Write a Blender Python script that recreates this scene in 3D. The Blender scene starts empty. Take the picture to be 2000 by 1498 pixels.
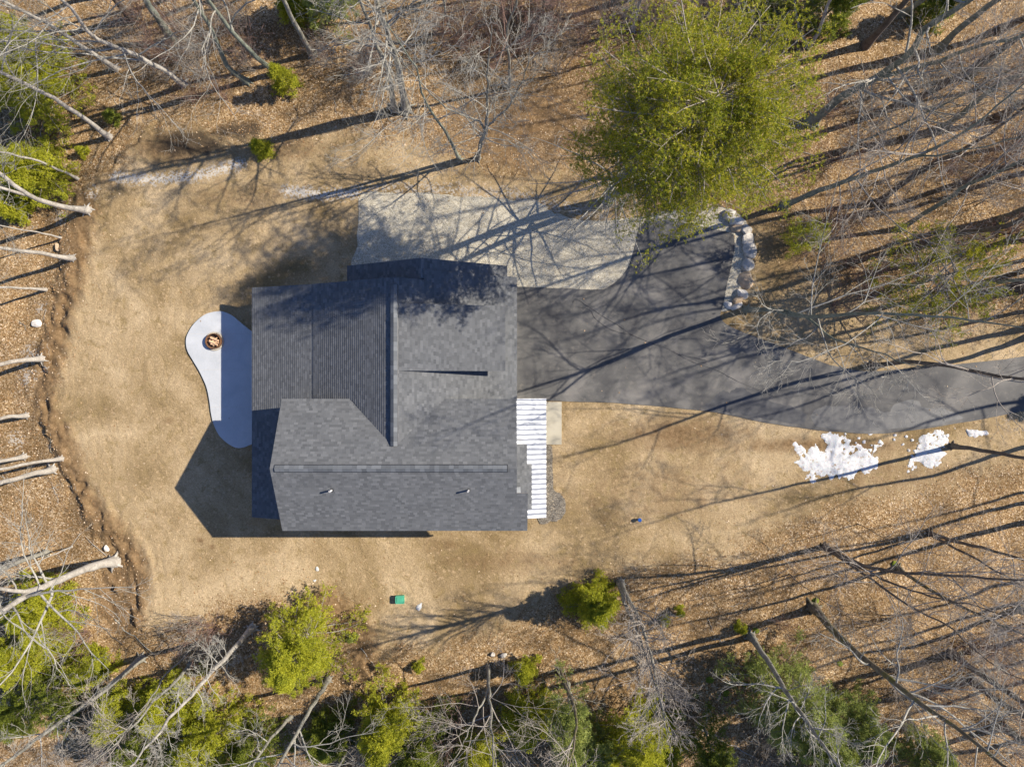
import bpy, bmesh, math, random
import numpy as np
from mathutils import Vector, Matrix

C = bpy.context.scene.collection
S = 0.036                      # metres of ground per photo pixel (2000 px wide photo)
F = 1387.0                     # focal length in photo pixels
H = F * S                      # height of the drone above the yard
SUN = Vector((1.163, 0.288, 1.0)).normalized()

# ------------------------------------------------------------------ camera, light, exposure
sc = bpy.context.scene
cam = bpy.data.objects.new('camera', bpy.data.cameras.new('camera'))
C.objects.link(cam)
cam.location = (0, 0, H)
cam.rotation_euler = (0, 0, 0)
cam.data.sensor_width = 36
cam.data.lens = F / 2000 * 36
cam.data.clip_end = 5000
sc.camera = cam
w = bpy.data.worlds.new('World'); sc.world = w; w.use_nodes = True
wn = w.node_tree
bg = wn.nodes['Background']
sky = wn.nodes.new('ShaderNodeTexSky'); sky.sky_type = 'NISHITA'; sky.sun_disc = False
sky.sun_elevation = math.asin(SUN.z); sky.sun_rotation = math.atan2(SUN.x, SUN.y)
sky.air_density = 1.0; sky.dust_density = 0.3; sky.ozone_density = 4.0
tint = wn.nodes.new('ShaderNodeMix'); tint.data_type = 'RGBA'; tint.blend_type = 'MULTIPLY'; tint.inputs[0].default_value = 1
tint.inputs[7].default_value = (0.84, 0.93, 1.17, 1); wn.links.new(sky.outputs[0], tint.inputs[6]); wn.links.new(tint.outputs[2], bg.inputs[0]); bg.inputs[1].default_value = 0.088
sl = bpy.data.lights.new('sun', 'SUN'); sl.energy = 5.0; sl.angle = math.radians(0.5); sl.color = (1.0, 0.92, 0.79)
so = bpy.data.objects.new('sun', sl); C.objects.link(so)
so.rotation_euler = SUN.to_track_quat('Z', 'Y').to_euler(); so.location = (60, 15, 60)
sc.view_settings.view_transform = 'Standard'; sc.view_settings.look = 'None'
sc.view_settings.exposure = 0.68; sc.view_settings.gamma = 1
sc.render.engine = 'CYCLES'

# ------------------------------------------------------------------ mapping helpers
def G(px, py, z=0.0):
    """world point at height z that stands where the photo shows pixel (px, py)"""
    k = (H - z) / H
    return ((px - 1000) * S * k, -(py - 749) * S * k, z)
def U(x, y, h):
    """house survey units (ground pixels from the nadir, y towards the bottom) to metres"""
    return (x * S, -y * S, h * S)

# ------------------------------------------------------------------ numpy noise
def _hash(ix, iy, seed):
    n = (ix.astype(np.int64) * 374761393 + iy.astype(np.int64) * 668265263 + seed * 1442695041) & 0xffffffff
    n = ((n ^ (n >> 13)) * 1274126177) & 0xffffffff
    return ((n ^ (n >> 16)) & 0xffff) / 65535.0
def vnoise(x, y, seed=0):
    ix = np.floor(x); iy = np.floor(y); fx = x - ix; fy = y - iy
    fx = fx * fx * (3 - 2 * fx); fy = fy * fy * (3 - 2 * fy)
    a = _hash(ix, iy, seed); b = _hash(ix + 1, iy, seed); c = _hash(ix, iy + 1, seed); d = _hash(ix + 1, iy + 1, seed)
    return (a * (1 - fx) + b * fx) * (1 - fy) + (c * (1 - fx) + d * fx) * fy
def fbm(x, y, oct=4, seed=0):
    x = np.asarray(x, float); y = np.asarray(y, float)
    t = 0; a = 0.5; s = 0
    for i in range(oct):
        t = t + a * vnoise(x * 2 ** i + 17.3 * i, y * 2 ** i - 9.1 * i, seed + i); s += a; a *= 0.5
    return t / s
def seg_dist(x, y, pts, closed=False):
    d = np.full(x.shape, 1e9)
    n = len(pts)
    for i in range(n if closed else n - 1):
        x0, y0 = pts[i]; x1, y1 = pts[(i + 1) % n]
        dx, dy = x1 - x0, y1 - y0
        t = np.clip(((x - x0) * dx + (y - y0) * dy) / (dx * dx + dy * dy + 1e-9), 0, 1)
        d = np.minimum(d, np.hypot(x - x0 - t * dx, y - y0 - t * dy))
    return d
def inside(x, y, pts):
    r = np.zeros(x.shape, bool); n = len(pts)
    for i in range(n):
        x0, y0 = pts[i]; x1, y1 = pts[(i + 1) % n]
        c = ((y0 > y) != (y1 > y)) & (x < (x1 - x0) * (y - y0) / (y1 - y0 + 1e-12) + x0)
        r ^= c
    return r
def sdist(x, y, pts):
    d = seg_dist(x, y, pts, True)
    return np.where(inside(x, y, pts), d, -d)
def GP(l): return [G(a, b)[:2] for a, b in l]
def smooth(a, b, x):
    t = np.clip((x - a) / (b - a), 0, 1); return t * t * (3 - 2 * t)

# ------------------------------------------------------------------ object helpers
def tag(o, label=None, cat=None, group=None, kind=None):
    if label: o['label'] = label
    if cat: o['category'] = cat
    if group: o['group'] = group
    if kind: o['kind'] = kind
    return o
def thing(name, label, cat, loc=(0, 0, 0), group=None, rz=0):
    o = bpy.data.objects.new(name, None); C.objects.link(o); o.location = loc; o.rotation_euler = (0, 0, rz)
    o.empty_display_size = 0.3
    return tag(o, label, cat, group)
def link(name, me, mats, parent=None):
    o = bpy.data.objects.new(name, me); C.objects.link(o)
    if not isinstance(mats, (list, tuple)): mats = [mats]
    for m in mats: me.materials.append(m)
    if parent: o.parent = parent
    return o
def mesh_np(name, V, faces_list, smooth_sh=False):
    """faces_list: list of int arrays (n,k)"""
    me = bpy.data.meshes.new(name)
    V = np.asarray(V, np.float32).reshape(-1, 3)
    me.vertices.add(len(V)); me.vertices.foreach_set('co', V.ravel())
    idx = np.concatenate([f.ravel() for f in faces_list]).astype(np.int32)
    sizes = np.concatenate([np.full(len(f), f.shape[1]) for f in faces_list])
    me.loops.add(len(idx)); me.loops.foreach_set('vertex_index', idx)
    me.polygons.add(len(sizes))
    st = np.concatenate([[0], np.cumsum(sizes)[:-1]]).astype(np.int32)
    me.polygons.foreach_set('loop_start', st)
    me.update(calc_edges=True)
    if smooth_sh: me.polygons.foreach_set('use_smooth', np.ones(len(sizes), bool))
    me.update()
    return me
def bm_obj(name, bm, mats, parent=None, sm=False):
    me = bpy.data.meshes.new(name); bm.normal_update(); bm.to_mesh(me); bm.free()
    if sm:
        for p in me.polygons: p.use_smooth = True
    return link(name, me, mats, parent)
def box(bm, x0, x1, y0, y1, z0, z1, mi=0):
    v = [bm.verts.new(p) for p in ((x0, y0, z0), (x1, y0, z0), (x1, y1, z0), (x0, y1, z0), (x0, y0, z1), (x1, y0, z1), (x1, y1, z1), (x0, y1, z1))]
    for f in ((3, 2, 1, 0), (4, 5, 6, 7), (0, 1, 5, 4), (1, 2, 6, 5), (2, 3, 7, 6), (3, 0, 4, 7)):
        bm.faces.new([v[i] for i in f]).material_index = mi
def copy_tree(o, parent=None):
    c = o.copy(); C.objects.link(c)
    if parent: c.parent = parent
    for ch in list(o.children): copy_tree(ch, c)
    return c
def catmull(pts, n=6, closed=True):
    out = []; m = len(pts)
    for i in range(m if closed else m - 1):
        g = lambda k: np.array(pts[k % m] if closed else pts[max(0, min(m - 1, k))], float)
        p0, p1, p2, p3 = g(i - 1), g(i), g(i + 1), g(i + 2)
        for j in range(n):
            t = j / n
            out.append(tuple(0.5 * (2 * p1 + (p2 - p0) * t + (2 * p0 - 5 * p1 + 4 * p2 - p3) * t * t + (3 * p1 - p0 - 3 * p2 + p3) * t ** 3)))
    if not closed: out.append(tuple(pts[-1]))
    return out
def slab(name, pts, z0, z1, mats, parent=None, jitter=0, seed=1):
    """flat slab from a world xy outline"""
    rng = np.random.RandomState(seed)
    bm = bmesh.new()
    p = [(x + rng.normal() * jitter, y + rng.normal() * jitter) for x, y in pts]
    t = [bm.verts.new((x, y, z1)) for x, y in p]; b = [bm.verts.new((x, y, z0)) for x, y in p]
    area = sum(p[i][0] * p[(i + 1) % len(p)][1] - p[(i + 1) % len(p)][0] * p[i][1] for i in range(len(p)))
    if area < 0: t.reverse(); b.reverse()
    from mathutils.geometry import tessellate_polygon
    for q in tessellate_polygon([[v.co for v in t]]):
        c = [t[i] for i in q]
        if (c[1].co - c[0].co).cross(c[2].co - c[0].co).z < 0: c.reverse()
        try: bm.faces.new(c)
        except ValueError: pass
    n = len(t)
    for i in range(n): bm.faces.new((t[i], b[i], b[(i + 1) % n], t[(i + 1) % n]))
    return bm_obj(name, bm, mats, parent)

# ------------------------------------------------------------------ materials
class NT:
    def __init__(s, name):
        s.m = bpy.data.materials.new(name); s.m.use_nodes = True; s.t = s.m.node_tree; s.b = s.t.nodes['Principled BSDF']
        s.b.inputs['Specular IOR Level'].default_value = 0.25
    def n(s, typ, **kw):
        x = s.t.nodes.new('ShaderNode' + typ)
        for k, v in kw.items(): setattr(x, k, v)
        return x
    def l(s, a, b): s.t.links.new(a, b)
    def val(s, i, v):
        if hasattr(v, 'links') or isinstance(v, bpy.types.NodeSocket): s.l(v, i)
        else: i.default_value = v
    def math(s, op, a, b=0.0, c=None):
        x = s.n('Math', operation=op); s.val(x.inputs[0], a); s.val(x.inputs[1], b)
        if c is not None: s.val(x.inputs[2], c)
        return x.outputs[0]
    def mix(s, f, a, b, typ='MIX'):
        x = s.n('Mix', data_type='RGBA', blend_type=typ)
        s.val(x.inputs[0], f)
        for i, v in ((6, a), (7, b)):
            if isinstance(v, tuple): v = v if len(v) == 4 else (*v, 1)
            s.val(x.inputs[i], v)
        return x.outputs[2]
    def noise(s, scale, detail=4, rough=0.55, vec=None, dist=0.0, dim='3D'):
        x = s.n('TexNoise'); x.inputs['Scale'].default_value = scale; x.inputs['Detail'].default_value = detail
        x.inputs['Roughness'].default_value = rough; x.inputs['Distortion'].default_value = dist
        if vec is not None: s.l(vec, x.inputs['Vector'])
        return x.outputs['Fac']
    def vor(s, scale, vec=None, out='Color', feature='F1', rnd=1.0):
        x = s.n('TexVoronoi', feature=feature); x.inputs['Scale'].default_value = scale
        x.inputs['Randomness'].default_value = rnd
        if vec is not None: s.l(vec, x.inputs['Vector'])
        return x.outputs[out]
    def ramp(s, f, stops, interp='LINEAR'):
        x = s.n('ValToRGB'); x.color_ramp.interpolation = interp
        e = x.color_ramp.elements
        while len(e) < len(stops): e.new(0.5)
        for i, (p, c) in enumerate(stops):
            e[i].position = p; e[i].color = (*c, 1) if not isinstance(c, (int, float)) else (c, c, c, 1)
        s.l(f, x.inputs[0]); return x.outputs[0]
    def geo(s): return s.n('NewGeometry').outputs['Position']
    def obj(s): return s.n('TexCoord').outputs['Object']
    def bump(s, h, dist=0.02, strength=1.0, nrm=None):
        x = s.n('Bump'); x.inputs['Distance'].default_value = dist; x.inputs['Strength'].default_value = strength
        s.l(h, x.inputs['Height'])
        if nrm is not None: s.l(nrm, x.inputs['Normal'])
        s.l(x.outputs[0], s.b.inputs['Normal']); return x.outputs[0]
    def col(s, c): s.val(s.b.inputs['Base Color'], (*c, 1) if isinstance(c, tuple) else c)
    def rough(s, r): s.val(s.b.inputs['Roughness'], r)

def simple(name, col, rough=0.7, metal=0.0, var=0.15, scale=6, bumpd=0.0):
    t = NT(name)
    f = t.noise(scale, 5, 0.6, t.obj())
    c1 = tuple(c * (1 - var) for c in col); c2 = tuple(min(1, c * (1 + var)) for c in col)
    t.col(t.ramp(f, [(0.3, c1), (0.7, c2)])); t.rough(rough); t.b.inputs['Metallic'].default_value = metal
    if bumpd: t.bump(f, bumpd)
    return t.m

def mat_ground():
    t = NT('ground_mat'); P = t.geo()
    at = t.n('Attribute', attribute_name='lawn').outputs['Fac']
    so_ = t.n('Attribute', attribute_name='soil').outputs['Fac']
    gv = t.n('Attribute', attribute_name='stones').outputs['Fac']
    # bare seeded lawn: tan earth with straw, olive-brown damp patches
    n1 = t.noise(0.16, 5, 0.6, P, 0.6); n2 = t.noise(1.3, 6, 0.7, P, 0.4); n3 = t.noise(11, 5, 0.75, P, 1.0)
    lawn = t.ramp(n1, [(0.36, (0.185, 0.132, 0.066)), (0.50, (0.290, 0.214, 0.120)), (0.66, (0.395, 0.302, 0.185))])
    lawn = t.mix(t.ramp(n2, [(0.30, 0.85), (0.48, 0.0)]), lawn, (0.20, 0.145, 0.065))
    lawn = t.mix(0.55, lawn, t.ramp(n3, [(0.33, (0.33, 0.30, 0.27)), (0.5, (0.66, 0.64, 0.62)), (0.66, (1, 1, 1))]), 'OVERLAY')
    v = t.vor(7.5, P); vs = t.n('SeparateColor'); t.l(v, vs.inputs[0])
    fleck = t.ramp(vs.outputs[0], [(0.93, 0.0), (0.95, 1.0)])
    lawn = t.mix(t.math('MULTIPLY', fleck, 0.3), lawn, (0.62, 0.44, 0.27))
    # woodland litter: small curled leaves of many browns
    sc1 = t.n('VectorMath', operation='ADD'); nv = t.n('TexNoise'); nv.inputs['Scale'].default_value = 5; t.l(P, nv.inputs['Vector'])
    t.l(P, sc1.inputs[0]); sm = t.n('VectorMath', operation='SCALE'); t.l(nv.outputs['Color'], sm.inputs[0]); sm.inputs['Scale'].default_value = 0.2
    t.l(sm.outputs[0], sc1.inputs[1]); PV = sc1.outputs[0]
    v1 = t.vor(11, PV); s1 = t.n('SeparateColor'); t.l(v1, s1.inputs[0])
    v2 = t.vor(22, PV); s2 = t.n('SeparateColor'); t.l(v2, s2.inputs[0])
    stops = [(0.0, (0.065, 0.038, 0.016)), (0.25, (0.16, 0.092, 0.036)), (0.5, (0.28, 0.170, 0.076)), (0.74, (0.44, 0.290, 0.142)), (0.9, (0.63, 0.46, 0.27)), (1.0, (0.82, 0.67, 0.48))]
    lit = t.mix(0.5, t.ramp(s1.outputs[0], stops), t.ramp(s2.outputs[1], stops))
    n4 = t.noise(0.35, 4, 0.6, P)
    lit = t.mix(t.ramp(n4, [(0.40, 0.85), (0.58, 0.0)]), lit, t.mix(0.55, lit, (0.115, 0.07, 0.03)))
    dirt = t.ramp(t.noise(3.5, 6, 0.7, P), [(0.3, (0.12, 0.072, 0.033)), (0.7, (0.29, 0.19, 0.10))])
    n5 = t.noise(2.4, 5, 0.7, P)
    e = t.math('ADD', at, t.math('MULTIPLY', t.math('ADD', t.math('SUBTRACT', n5, 0.5), t.math('SUBTRACT', t.noise(9, 3, .6, P), 0.5)), 1.3))
    e = t.ramp(e, [(0.28, 0.0), (0.72, 1.0)])
    lit = t.mix(0.35, lit, t.ramp(t.noise(1.1, 5, .7, P), [(0.35, (0.3, 0.3, 0.3)), (0.65, (0.72, 0.72, 0.72))]), 'OVERLAY')
    c = t.mix(e, lit, lawn)
    sf = t.math('ADD', so_, t.math('MULTIPLY', t.math('SUBTRACT', n2, 0.5), 1.0))
    c = t.mix(t.ramp(sf, [(0.32, 0.0), (0.75, 0.95)]), c, dirt)
    ca = t.n('Attribute', attribute_name='char').outputs['Fac']
    c = t.mix(t.ramp(t.math('ADD', ca, t.math('MULTIPLY', t.math('SUBTRACT', n2, 0.5), 1.1)), [(0.35, 0.0), (0.7, 0.8)]), c, (0.055, 0.042, 0.030))
    # scattered white stones
    v3 = t.vor(9, P); s3 = t.n('SeparateColor'); t.l(v3, s3.inputs[0])
    gf = t.math('MULTIPLY', gv, t.ramp(t.math('ADD', t.math('MULTIPLY', s3.outputs[2], 0.6), t.math('MULTIPLY', gv, 0.5)), [(0.62, 0.0), (0.7, 1.0)]))
    c = t.mix(gf, c, (0.50, 0.46, 0.40))
    t.col(c); t.rough(0.95); t.b.inputs['Specular IOR Level'].default_value = 0.05
    hb = t.mix(e, s1.outputs[0], n3)
    ed = t.n('Attribute', attribute_name='edge').outputs['Fac']
    tk = t.math('SINE', t.math('MULTIPLY', t.math('ADD', ed, t.math('MULTIPLY', t.noise(0.5, 3, .5, P), 1.6)), 11.0))
    tk = t.math('MULTIPLY', t.math('MULTIPLY', tk, t.ramp(t.noise(0.3, 3, .6, P), [(0.42, 0.0), (0.6, 1.0)])), e)
    b0 = t.bump(tk, 0.009, 0.7)
    b1 = t.bump(hb, 0.05, 0.9, b0)
    t.bump(n2, 0.22, 0.5, b1)
    return t.m

def mat_asphalt():
    t = NT('asphalt'); P = t.geo()
    a = t.noise(0.35, 5, 0.6, P, 0.5); b = t.noise(40, 2, 0.6, P)
    c = t.ramp(a, [(0.33, (0.060, 0.058, 0.058)), (0.5, (0.102, 0.098, 0.092)), (0.66, (0.175, 0.164, 0.149))])
    c = t.mix(0.5, c, t.ramp(b, [(0.3, 0.3), (0.7, 0.75)]), 'OVERLAY')
    s = t.noise(2.2, 6, 0.7, P); c = t.mix(t.ramp(s, [(0.55, 0.0), (0.75, 0.45)]), c, (0.25, 0.22, 0.18))
    t.col(c); t.rough(t.ramp(a, [(0.3, 0.62), (0.7, 0.8)])); t.bump(b, 0.008, 0.6); return t.m
def mat_gravel(name, cols, sc=14):
    t = NT(name); P = t.geo()
    v = t.vor(sc, P); s = t.n('SeparateColor'); t.l(v, s.inputs[0])
    c = t.ramp(s.outputs[0], cols)
    v2 = t.vor(sc * 2.3, P); s2 = t.n('SeparateColor'); t.l(v2, s2.inputs[0])
    c = t.mix(0.35, c, t.ramp(s2.outputs[1], cols))
    n = t.noise(0.5, 4, 0.6, P); c = t.mix(t.ramp(n, [(0.45, 0.0), (0.75, 0.5)]), c, t.mix(0.5, c, (0.32, 0.24, 0.14)))
    t.col(c); t.rough(0.9)
    d = t.vor(sc, P, 'Distance'); t.bump(t.math('SUBTRACT', 1.0, d), 0.04, 0.9); return t.m

def mat_shingle():
    t = NT('asphalt_shingle')
    uv = t.n('UVMap').outputs[0]; sp = t.n('SeparateXYZ'); t.l(uv, sp.inputs[0])
    row = t.math('DIVIDE', sp.outputs[1], 0.16)
    ri = t.math('FLOOR', row); rf = t.math('FRACT', row)
    wn_ = t.n('TexWhiteNoise', noise_dimensions='1D'); t.l(ri, wn_.inputs['W'])
    cu = t.math('ADD', t.math('DIVIDE', sp.outputs[0], 0.24), t.math('MULTIPLY', wn_.outputs[0], 7.0))
    cu = t.math('ADD', cu, t.math('MULTIPLY', t.noise(0.9, 2, 0.5, uv), 0.6))
    ci = t.math('FLOOR', cu); cf = t.math('FRACT', cu)
    cb = t.n('CombineXYZ'); t.l(ci, cb.inputs[0]); t.l(ri, cb.inputs[1])
    w2 = t.n('TexWhiteNoise', noise_dimensions='2D'); t.l(cb.outputs[0], w2.inputs['Vector'])
    c = t.ramp(w2.outputs[0], [(0.0, (0.088, 0.091, 0.095)), (0.45, (0.113, 0.116, 0.120)), (0.8, (0.126, 0.129, 0.133)), (1.0, (0.150, 0.153, 0.157))])
    g = t.noise(60, 2, 0.6, t.geo()); c = t.mix(0.15, c, t.ramp(g, [(0.3, 0.3), (0.7, 0.7)]), 'OVERLAY')
    big = t.noise(0.45, 4, 0.6, t.geo()); c = t.mix(t.ramp(big, [(0.4, 0.0), (0.75, 0.18)]), c, (0.165, 0.163, 0.158))
    t.col(c); t.rough(0.88)
    t.bump(w2.outputs[0], 0.012, 1.0); return t.m

def mat_siding():
    t = NT('clapboard'); P = t.geo(); sp = t.n('SeparateXYZ'); t.l(P, sp.inputs[0])
    f = t.math('FRACT', t.math('DIVIDE', sp.outputs[2], 0.13))
    n = t.noise(3, 4, 0.6, P); t.col(t.ramp(n, [(0.3, (0.50, 0.52, 0.53)), (0.7, (0.58, 0.60, 0.61))])); t.rough(0.6)
    t.bump(t.math('SUBTRACT', 1.0, f), 0.015, 1.0); return t.m

def mat_concrete(name='patio_concrete', c1=(0.41, 0.425, 0.44), c2=(0.50, 0.51, 0.52)):
    t = NT(name); P = t.geo(); a = t.noise(0.8, 6, 0.65, P, 0.4); b = t.noise(30, 3, 0.6, P)
    c = t.ramp(a, [(0.3, c1), (0.7, c2)]); c = t.mix(0.25, c, t.ramp(b, [(0.3, 0.35), (0.7, 0.65)]), 'OVERLAY')
    s = t.noise(2.0, 5, 0.7, P); c = t.mix(t.ramp(s, [(0.62, 0.0), (0.8, 0.25)]), c, (0.36, 0.33, 0.29))
    t.col(c); t.rough(0.7); t.bump(b, 0.004, 0.5); return t.m

def mat_metal_roof():
    t = NT('painted_metal_roof'); O = t.geo()
    mp = t.n('Mapping'); t.l(O, mp.inputs[0]); mp.inputs['Scale'].default_value = (1.2, 3.6, 1)
    n = t.noise(1.0, 2, 0.5, mp.outputs[0]); t.col((0.43, 0.44, 0.46)); t.b.inputs['Metallic'].default_value = 0.5
    t.rough(0.38); t.b.inputs['Specular IOR Level'].default_value = 0.5; t.bump(n, 0.05, 0.7); return t.m

def mat_bark(name, dark, light, moss=None):
    t = NT(name); P = t.obj(); n = t.noise(2.2, 5, 0.7, P); n2 = t.noise(14, 4, 0.7, P)
    c = t.ramp(n, [(0.3, dark), (0.7, light)]); c = t.mix(0.6, c, t.ramp(n2, [(0.3, 0.25), (0.7, 0.75)]), 'OVERLAY')
    if moss:
        n3 = t.noise(1.4, 4, 0.6, P); c = t.mix(t.ramp(n3, [(0.5, 0.0), (0.65, 0.75)]), c, moss)
    n4 = t.noise(0.9, 6, 0.75, P); c = t.mix(t.ramp(n4, [(0.5, 0.0), (0.62, 0.55)]), c, tuple(x * .8 for x in dark))
    t.col(c); t.rough(0.9); t.bump(n2, 0.03, 0.9); return t.m
def mat_foliage(name, a, b, c, trans=0.3, dead=None):
    t = NT(name)
    r = t.n('NewGeometry').outputs['Random Per Island']
    n = t.noise(0.45, 3, 0.6, t.geo())
    f = t.math('ADD', t.math('MULTIPLY', r, 0.55), t.math('MULTIPLY', n, 0.5))
    col = t.ramp(f, [(0.2, a), (0.52, b), (0.85, c)])
    if dead: col = t.mix(t.ramp(r, [(0.955, 0.0), (0.965, 1.0)]), col, dead)
    t.col(col); t.rough(0.6); t.b.inputs['Specular IOR Level'].default_value = 0.3
    tr = t.n('BsdfTranslucent'); t.l(col, tr.inputs[0]); mx = t.n('MixShader'); mx.inputs[0].default_value = trans
    t.l(t.b.outputs[0], mx.inputs[1]); t.l(tr.outputs[0], mx.inputs[2]); t.l(mx.outputs[0], t.t.nodes['Material Output'].inputs[0])
    return t.m
def mat_leaf():
    t = NT('dry_leaf'); r = t.n('NewGeometry').outputs['Random Per Island']
    t.col(t.ramp(r, [(0.0, (0.20, 0.095, 0.038)), (0.35, (0.33, 0.19, 0.08)), (0.7, (0.46, 0.31, 0.17)), (1.0, (0.72, 0.57, 0.41))])); t.rough(0.7); return t.m

M = dict(
    ground=mat_ground(), asphalt=mat_asphalt(), shingle=mat_shingle(), siding=mat_siding(), concrete=mat_concrete(),
    pad=mat_concrete('path_concrete', (0.39, 0.35, 0.265), (0.46, 0.42, 0.33)), metal=mat_metal_roof(),
    gravel=mat_gravel('white_gravel', sc=20, cols=[(0.0, (0.24, 0.205, 0.14)), (0.3, (0.41, 0.36, 0.265)), (0.6, (0.56, 0.505, 0.385)), (1.0, (0.74, 0.69, 0.57))]),
    dgravel=mat_gravel('grey_gravel', [(0.0, (0.07, 0.06, 0.05)), (0.5, (0.17, 0.15, 0.12)), (0.85, (0.30, 0.27, 0.22)), (1.0, (0.5, 0.4, 0.28))]),
    trim=simple('white_trim', (0.42, 0.38, 0.36), 0.5, 0, 0.05), dark=simple('dark_metal', (0.03, 0.03, 0.035), 0.4, 0.3),
    glass=simple('window_glass', (0.03, 0.04, 0.05), 0.08, 0.0, 0.1), door=simple('door_paint', (0.08, 0.10, 0.12), 0.4),
    pipe=simple('white_pipe', (0.75, 0.73, 0.72), 0.4, 0, 0.05),
    rust=simple('rusty_steel', (0.20, 0.10, 0.05), 0.8, 0.2, 0.4, 12), ash=simple('ash', (0.10, 0.065, 0.045), 0.95, 0, 0.5, 20, 0.02),
    wood=simple('split_wood', (0.62, 0.40, 0.24), 0.8, 0, 0.35, 9, 0.01), paver=simple('tan_stone', (0.42, 0.37, 0.29), 0.85, 0, 0.25, 14, 0.01),
    rock=simple('granite', (0.50, 0.46, 0.40), 0.85, 0, 0.35, 3.5, 0.03), rock2=simple('tan_granite', (0.48, 0.36, 0.24), 0.85, 0, 0.3, 3.5, 0.03),
    rock3=simple('pale_granite', (0.66, 0.61, 0.54), 0.85, 0, 0.25, 3.5, 0.03),
    green=simple('green_plastic', (0.08, 0.36, 0.22), 0.35, 0, 0.12, 3), blue=simple('blue_plastic', (0.02, 0.10, 0.38), 0.4),
    bark_pale=mat_bark('pale_bark', (0.28, 0.25, 0.21), (0.54, 0.50, 0.44)),
    bark_grey=mat_bark('grey_bark', (0.17, 0.16, 0.13), (0.38, 0.36, 0.30)),
    bark_lichen=mat_bark('lichen_bark', (0.13, 0.14, 0.11), (0.31, 0.33, 0.26)),
    bark_moss=mat_bark('mossy_bark', (0.10, 0.085, 0.06), (0.26, 0.22, 0.15), (0.13, 0.13, 0.015)),
    bark_dark=mat_bark('dark_bark', (0.09, 0.07, 0.055), (0.22, 0.18, 0.14)),
    twig=mat_bark('twig_bark', (0.23, 0.195, 0.16), (0.44, 0.39, 0.33)),
    twig_pale=mat_bark('pale_twig', (0.24, 0.225, 0.185), (0.46, 0.43, 0.37)),
    twig_red=mat_bark('reddish_twig', (0.16, 0.09, 0.07), (0.33, 0.22, 0.17)),
    pine=mat_foliage('pine_needles', (0.085, 0.125, 0.014), (0.31, 0.335, 0.022), (0.70, 0.59, 0.035), 0.40, (0.50, 0.33, 0.2)),
    hemlock=mat_foliage('hemlock_needles', (0.19, 0.235, 0.022), (0.45, 0.46, 0.038), (0.70, 0.66, 0.06), 0.45),
    darkhem=mat_foliage('dark_hemlock_needles', (0.09, 0.125, 0.018), (0.20, 0.24, 0.03), (0.36, 0.38, 0.045), 0.36),
    bluepine=mat_foliage('grey_green_needles', (0.14, 0.19, 0.05), (0.34, 0.39, 0.09), (0.56, 0.58, 0.17), 0.4),
    orange=simple('orange_leaf', (0.62, 0.33, 0.10), 0.8), moss=simple('moss', (0.14, 0.17, 0.02), 0.95, 0, 0.4, 8, 0.03), leaf=mat_leaf(),
)

# ------------------------------------------------------------------ terrain
CLEAR = GP([(150, 395), (146, 500), (128, 600), (98, 700), (84, 780), (118, 870), (150, 960), (205, 1030), (258, 1080), (275, 1150), (285, 1215), (400, 1195), (520, 1150),
            (640, 1165), (700, 1205), (735, 1270), (850, 1275), (1000, 1225), (1120, 1150), (1300, 1105), (1450, 1075), (1620, 1010), (1760, 950), (2100, 880), (2600, 850),
            (2600, 560), (2000, 640), (1800, 640), (1660, 560), (1560, 470), (1450, 400), (1200, 370), (1090, 330), (960, 320), (860, 300), (700, 262), (560, 285), (440, 255), (280, 250), (215, 320)])
BERM = GP([(165, 400), (150, 480), (135, 560), (112, 620), (100, 690), (80, 760), (88, 810), (115, 850), (132, 900), (150, 955), (190, 1010), (235, 1060), (262, 1100), (268, 1150), (255, 1200)])
BERM2 = GP([(640, 1175), (690, 1215), (712, 1260), (705, 1300)])
BERM3 = GP([(225, 1120), (200, 1170), (215, 1210)])
HOLE = GP([(300, 275), (350, 268), (420, 262), (440, 300), (350, 310)])
def ground_h(x, y):
    x = np.asarray(x, float); y = np.asarray(y, float)
    d = sdist(x, y, CLEAR)
    z = -0.03 * fbm(x * 0.7, y * 0.7, 3, 5)
    out = smooth(0.0, 5.0, -d)
    z = z + out * (fbm(x * 0.25, y * 0.25, 4, 9) - 0.5) * 0.9
    lw = smooth(-22.0, -27.0, x)
    z = z - lw * (smooth(0.0, 0.9, -d + (fbm(x * .7, y * .7, 5, 33) - .5) * 4.0) * 0.30 + smooth(0.0, 3.0, -d) * .4)
    db = np.minimum(np.minimum(seg_dist(x, y, BERM), seg_dist(x, y, BERM2)), seg_dist(x, y, BERM3))
    w_ = np.exp(-(db / 1.2) ** 2) * (.35 + .9 * fbm(x * .35, y * .35, 2, 8))
    z = z + w_ * (fbm(x * 2.4 + y * .8, y * 1.3, 5, 21) - 0.45) * 0.8
    return z
dx = 0.16
xs = np.concatenate([[-1500, -700, -300, -150, -90, -65, -50], np.arange(-43, 43.01, dx), [50, 65, 90, 150, 300, 700, 1500]])
ys = np.concatenate([[-1500, -700, -300, -150, -90, -60, -42], np.arange(-33, 33.01, dx), [42, 60, 90, 150, 300, 700, 1500]])
XX, YY = np.meshgrid(xs, ys); nx, ny = len(xs), len(ys)
ZZ = ground_h(XX, YY)
ii = np.arange(nx * ny).reshape(ny, nx)
quads = np.stack([ii[:-1, :-1], ii[:-1, 1:], ii[1:, 1:], ii[1:, :-1]], -1).reshape(-1, 4)
me = mesh_np('ground', np.stack([XX, YY, ZZ], -1), [quads], True)
D = sdist(XX, YY, CLEAR)
def attr(me, name, arr):
    a = me.attributes.new(name, 'FLOAT', 'POINT'); a.data.foreach_set('value', arr.ravel().astype(np.float32))
attr(me, 'lawn', smooth(-2.2, 2.2, D + (fbm(XX * 0.4, YY * 0.4, 3, 3) - 0.5) * 3.0))
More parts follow.
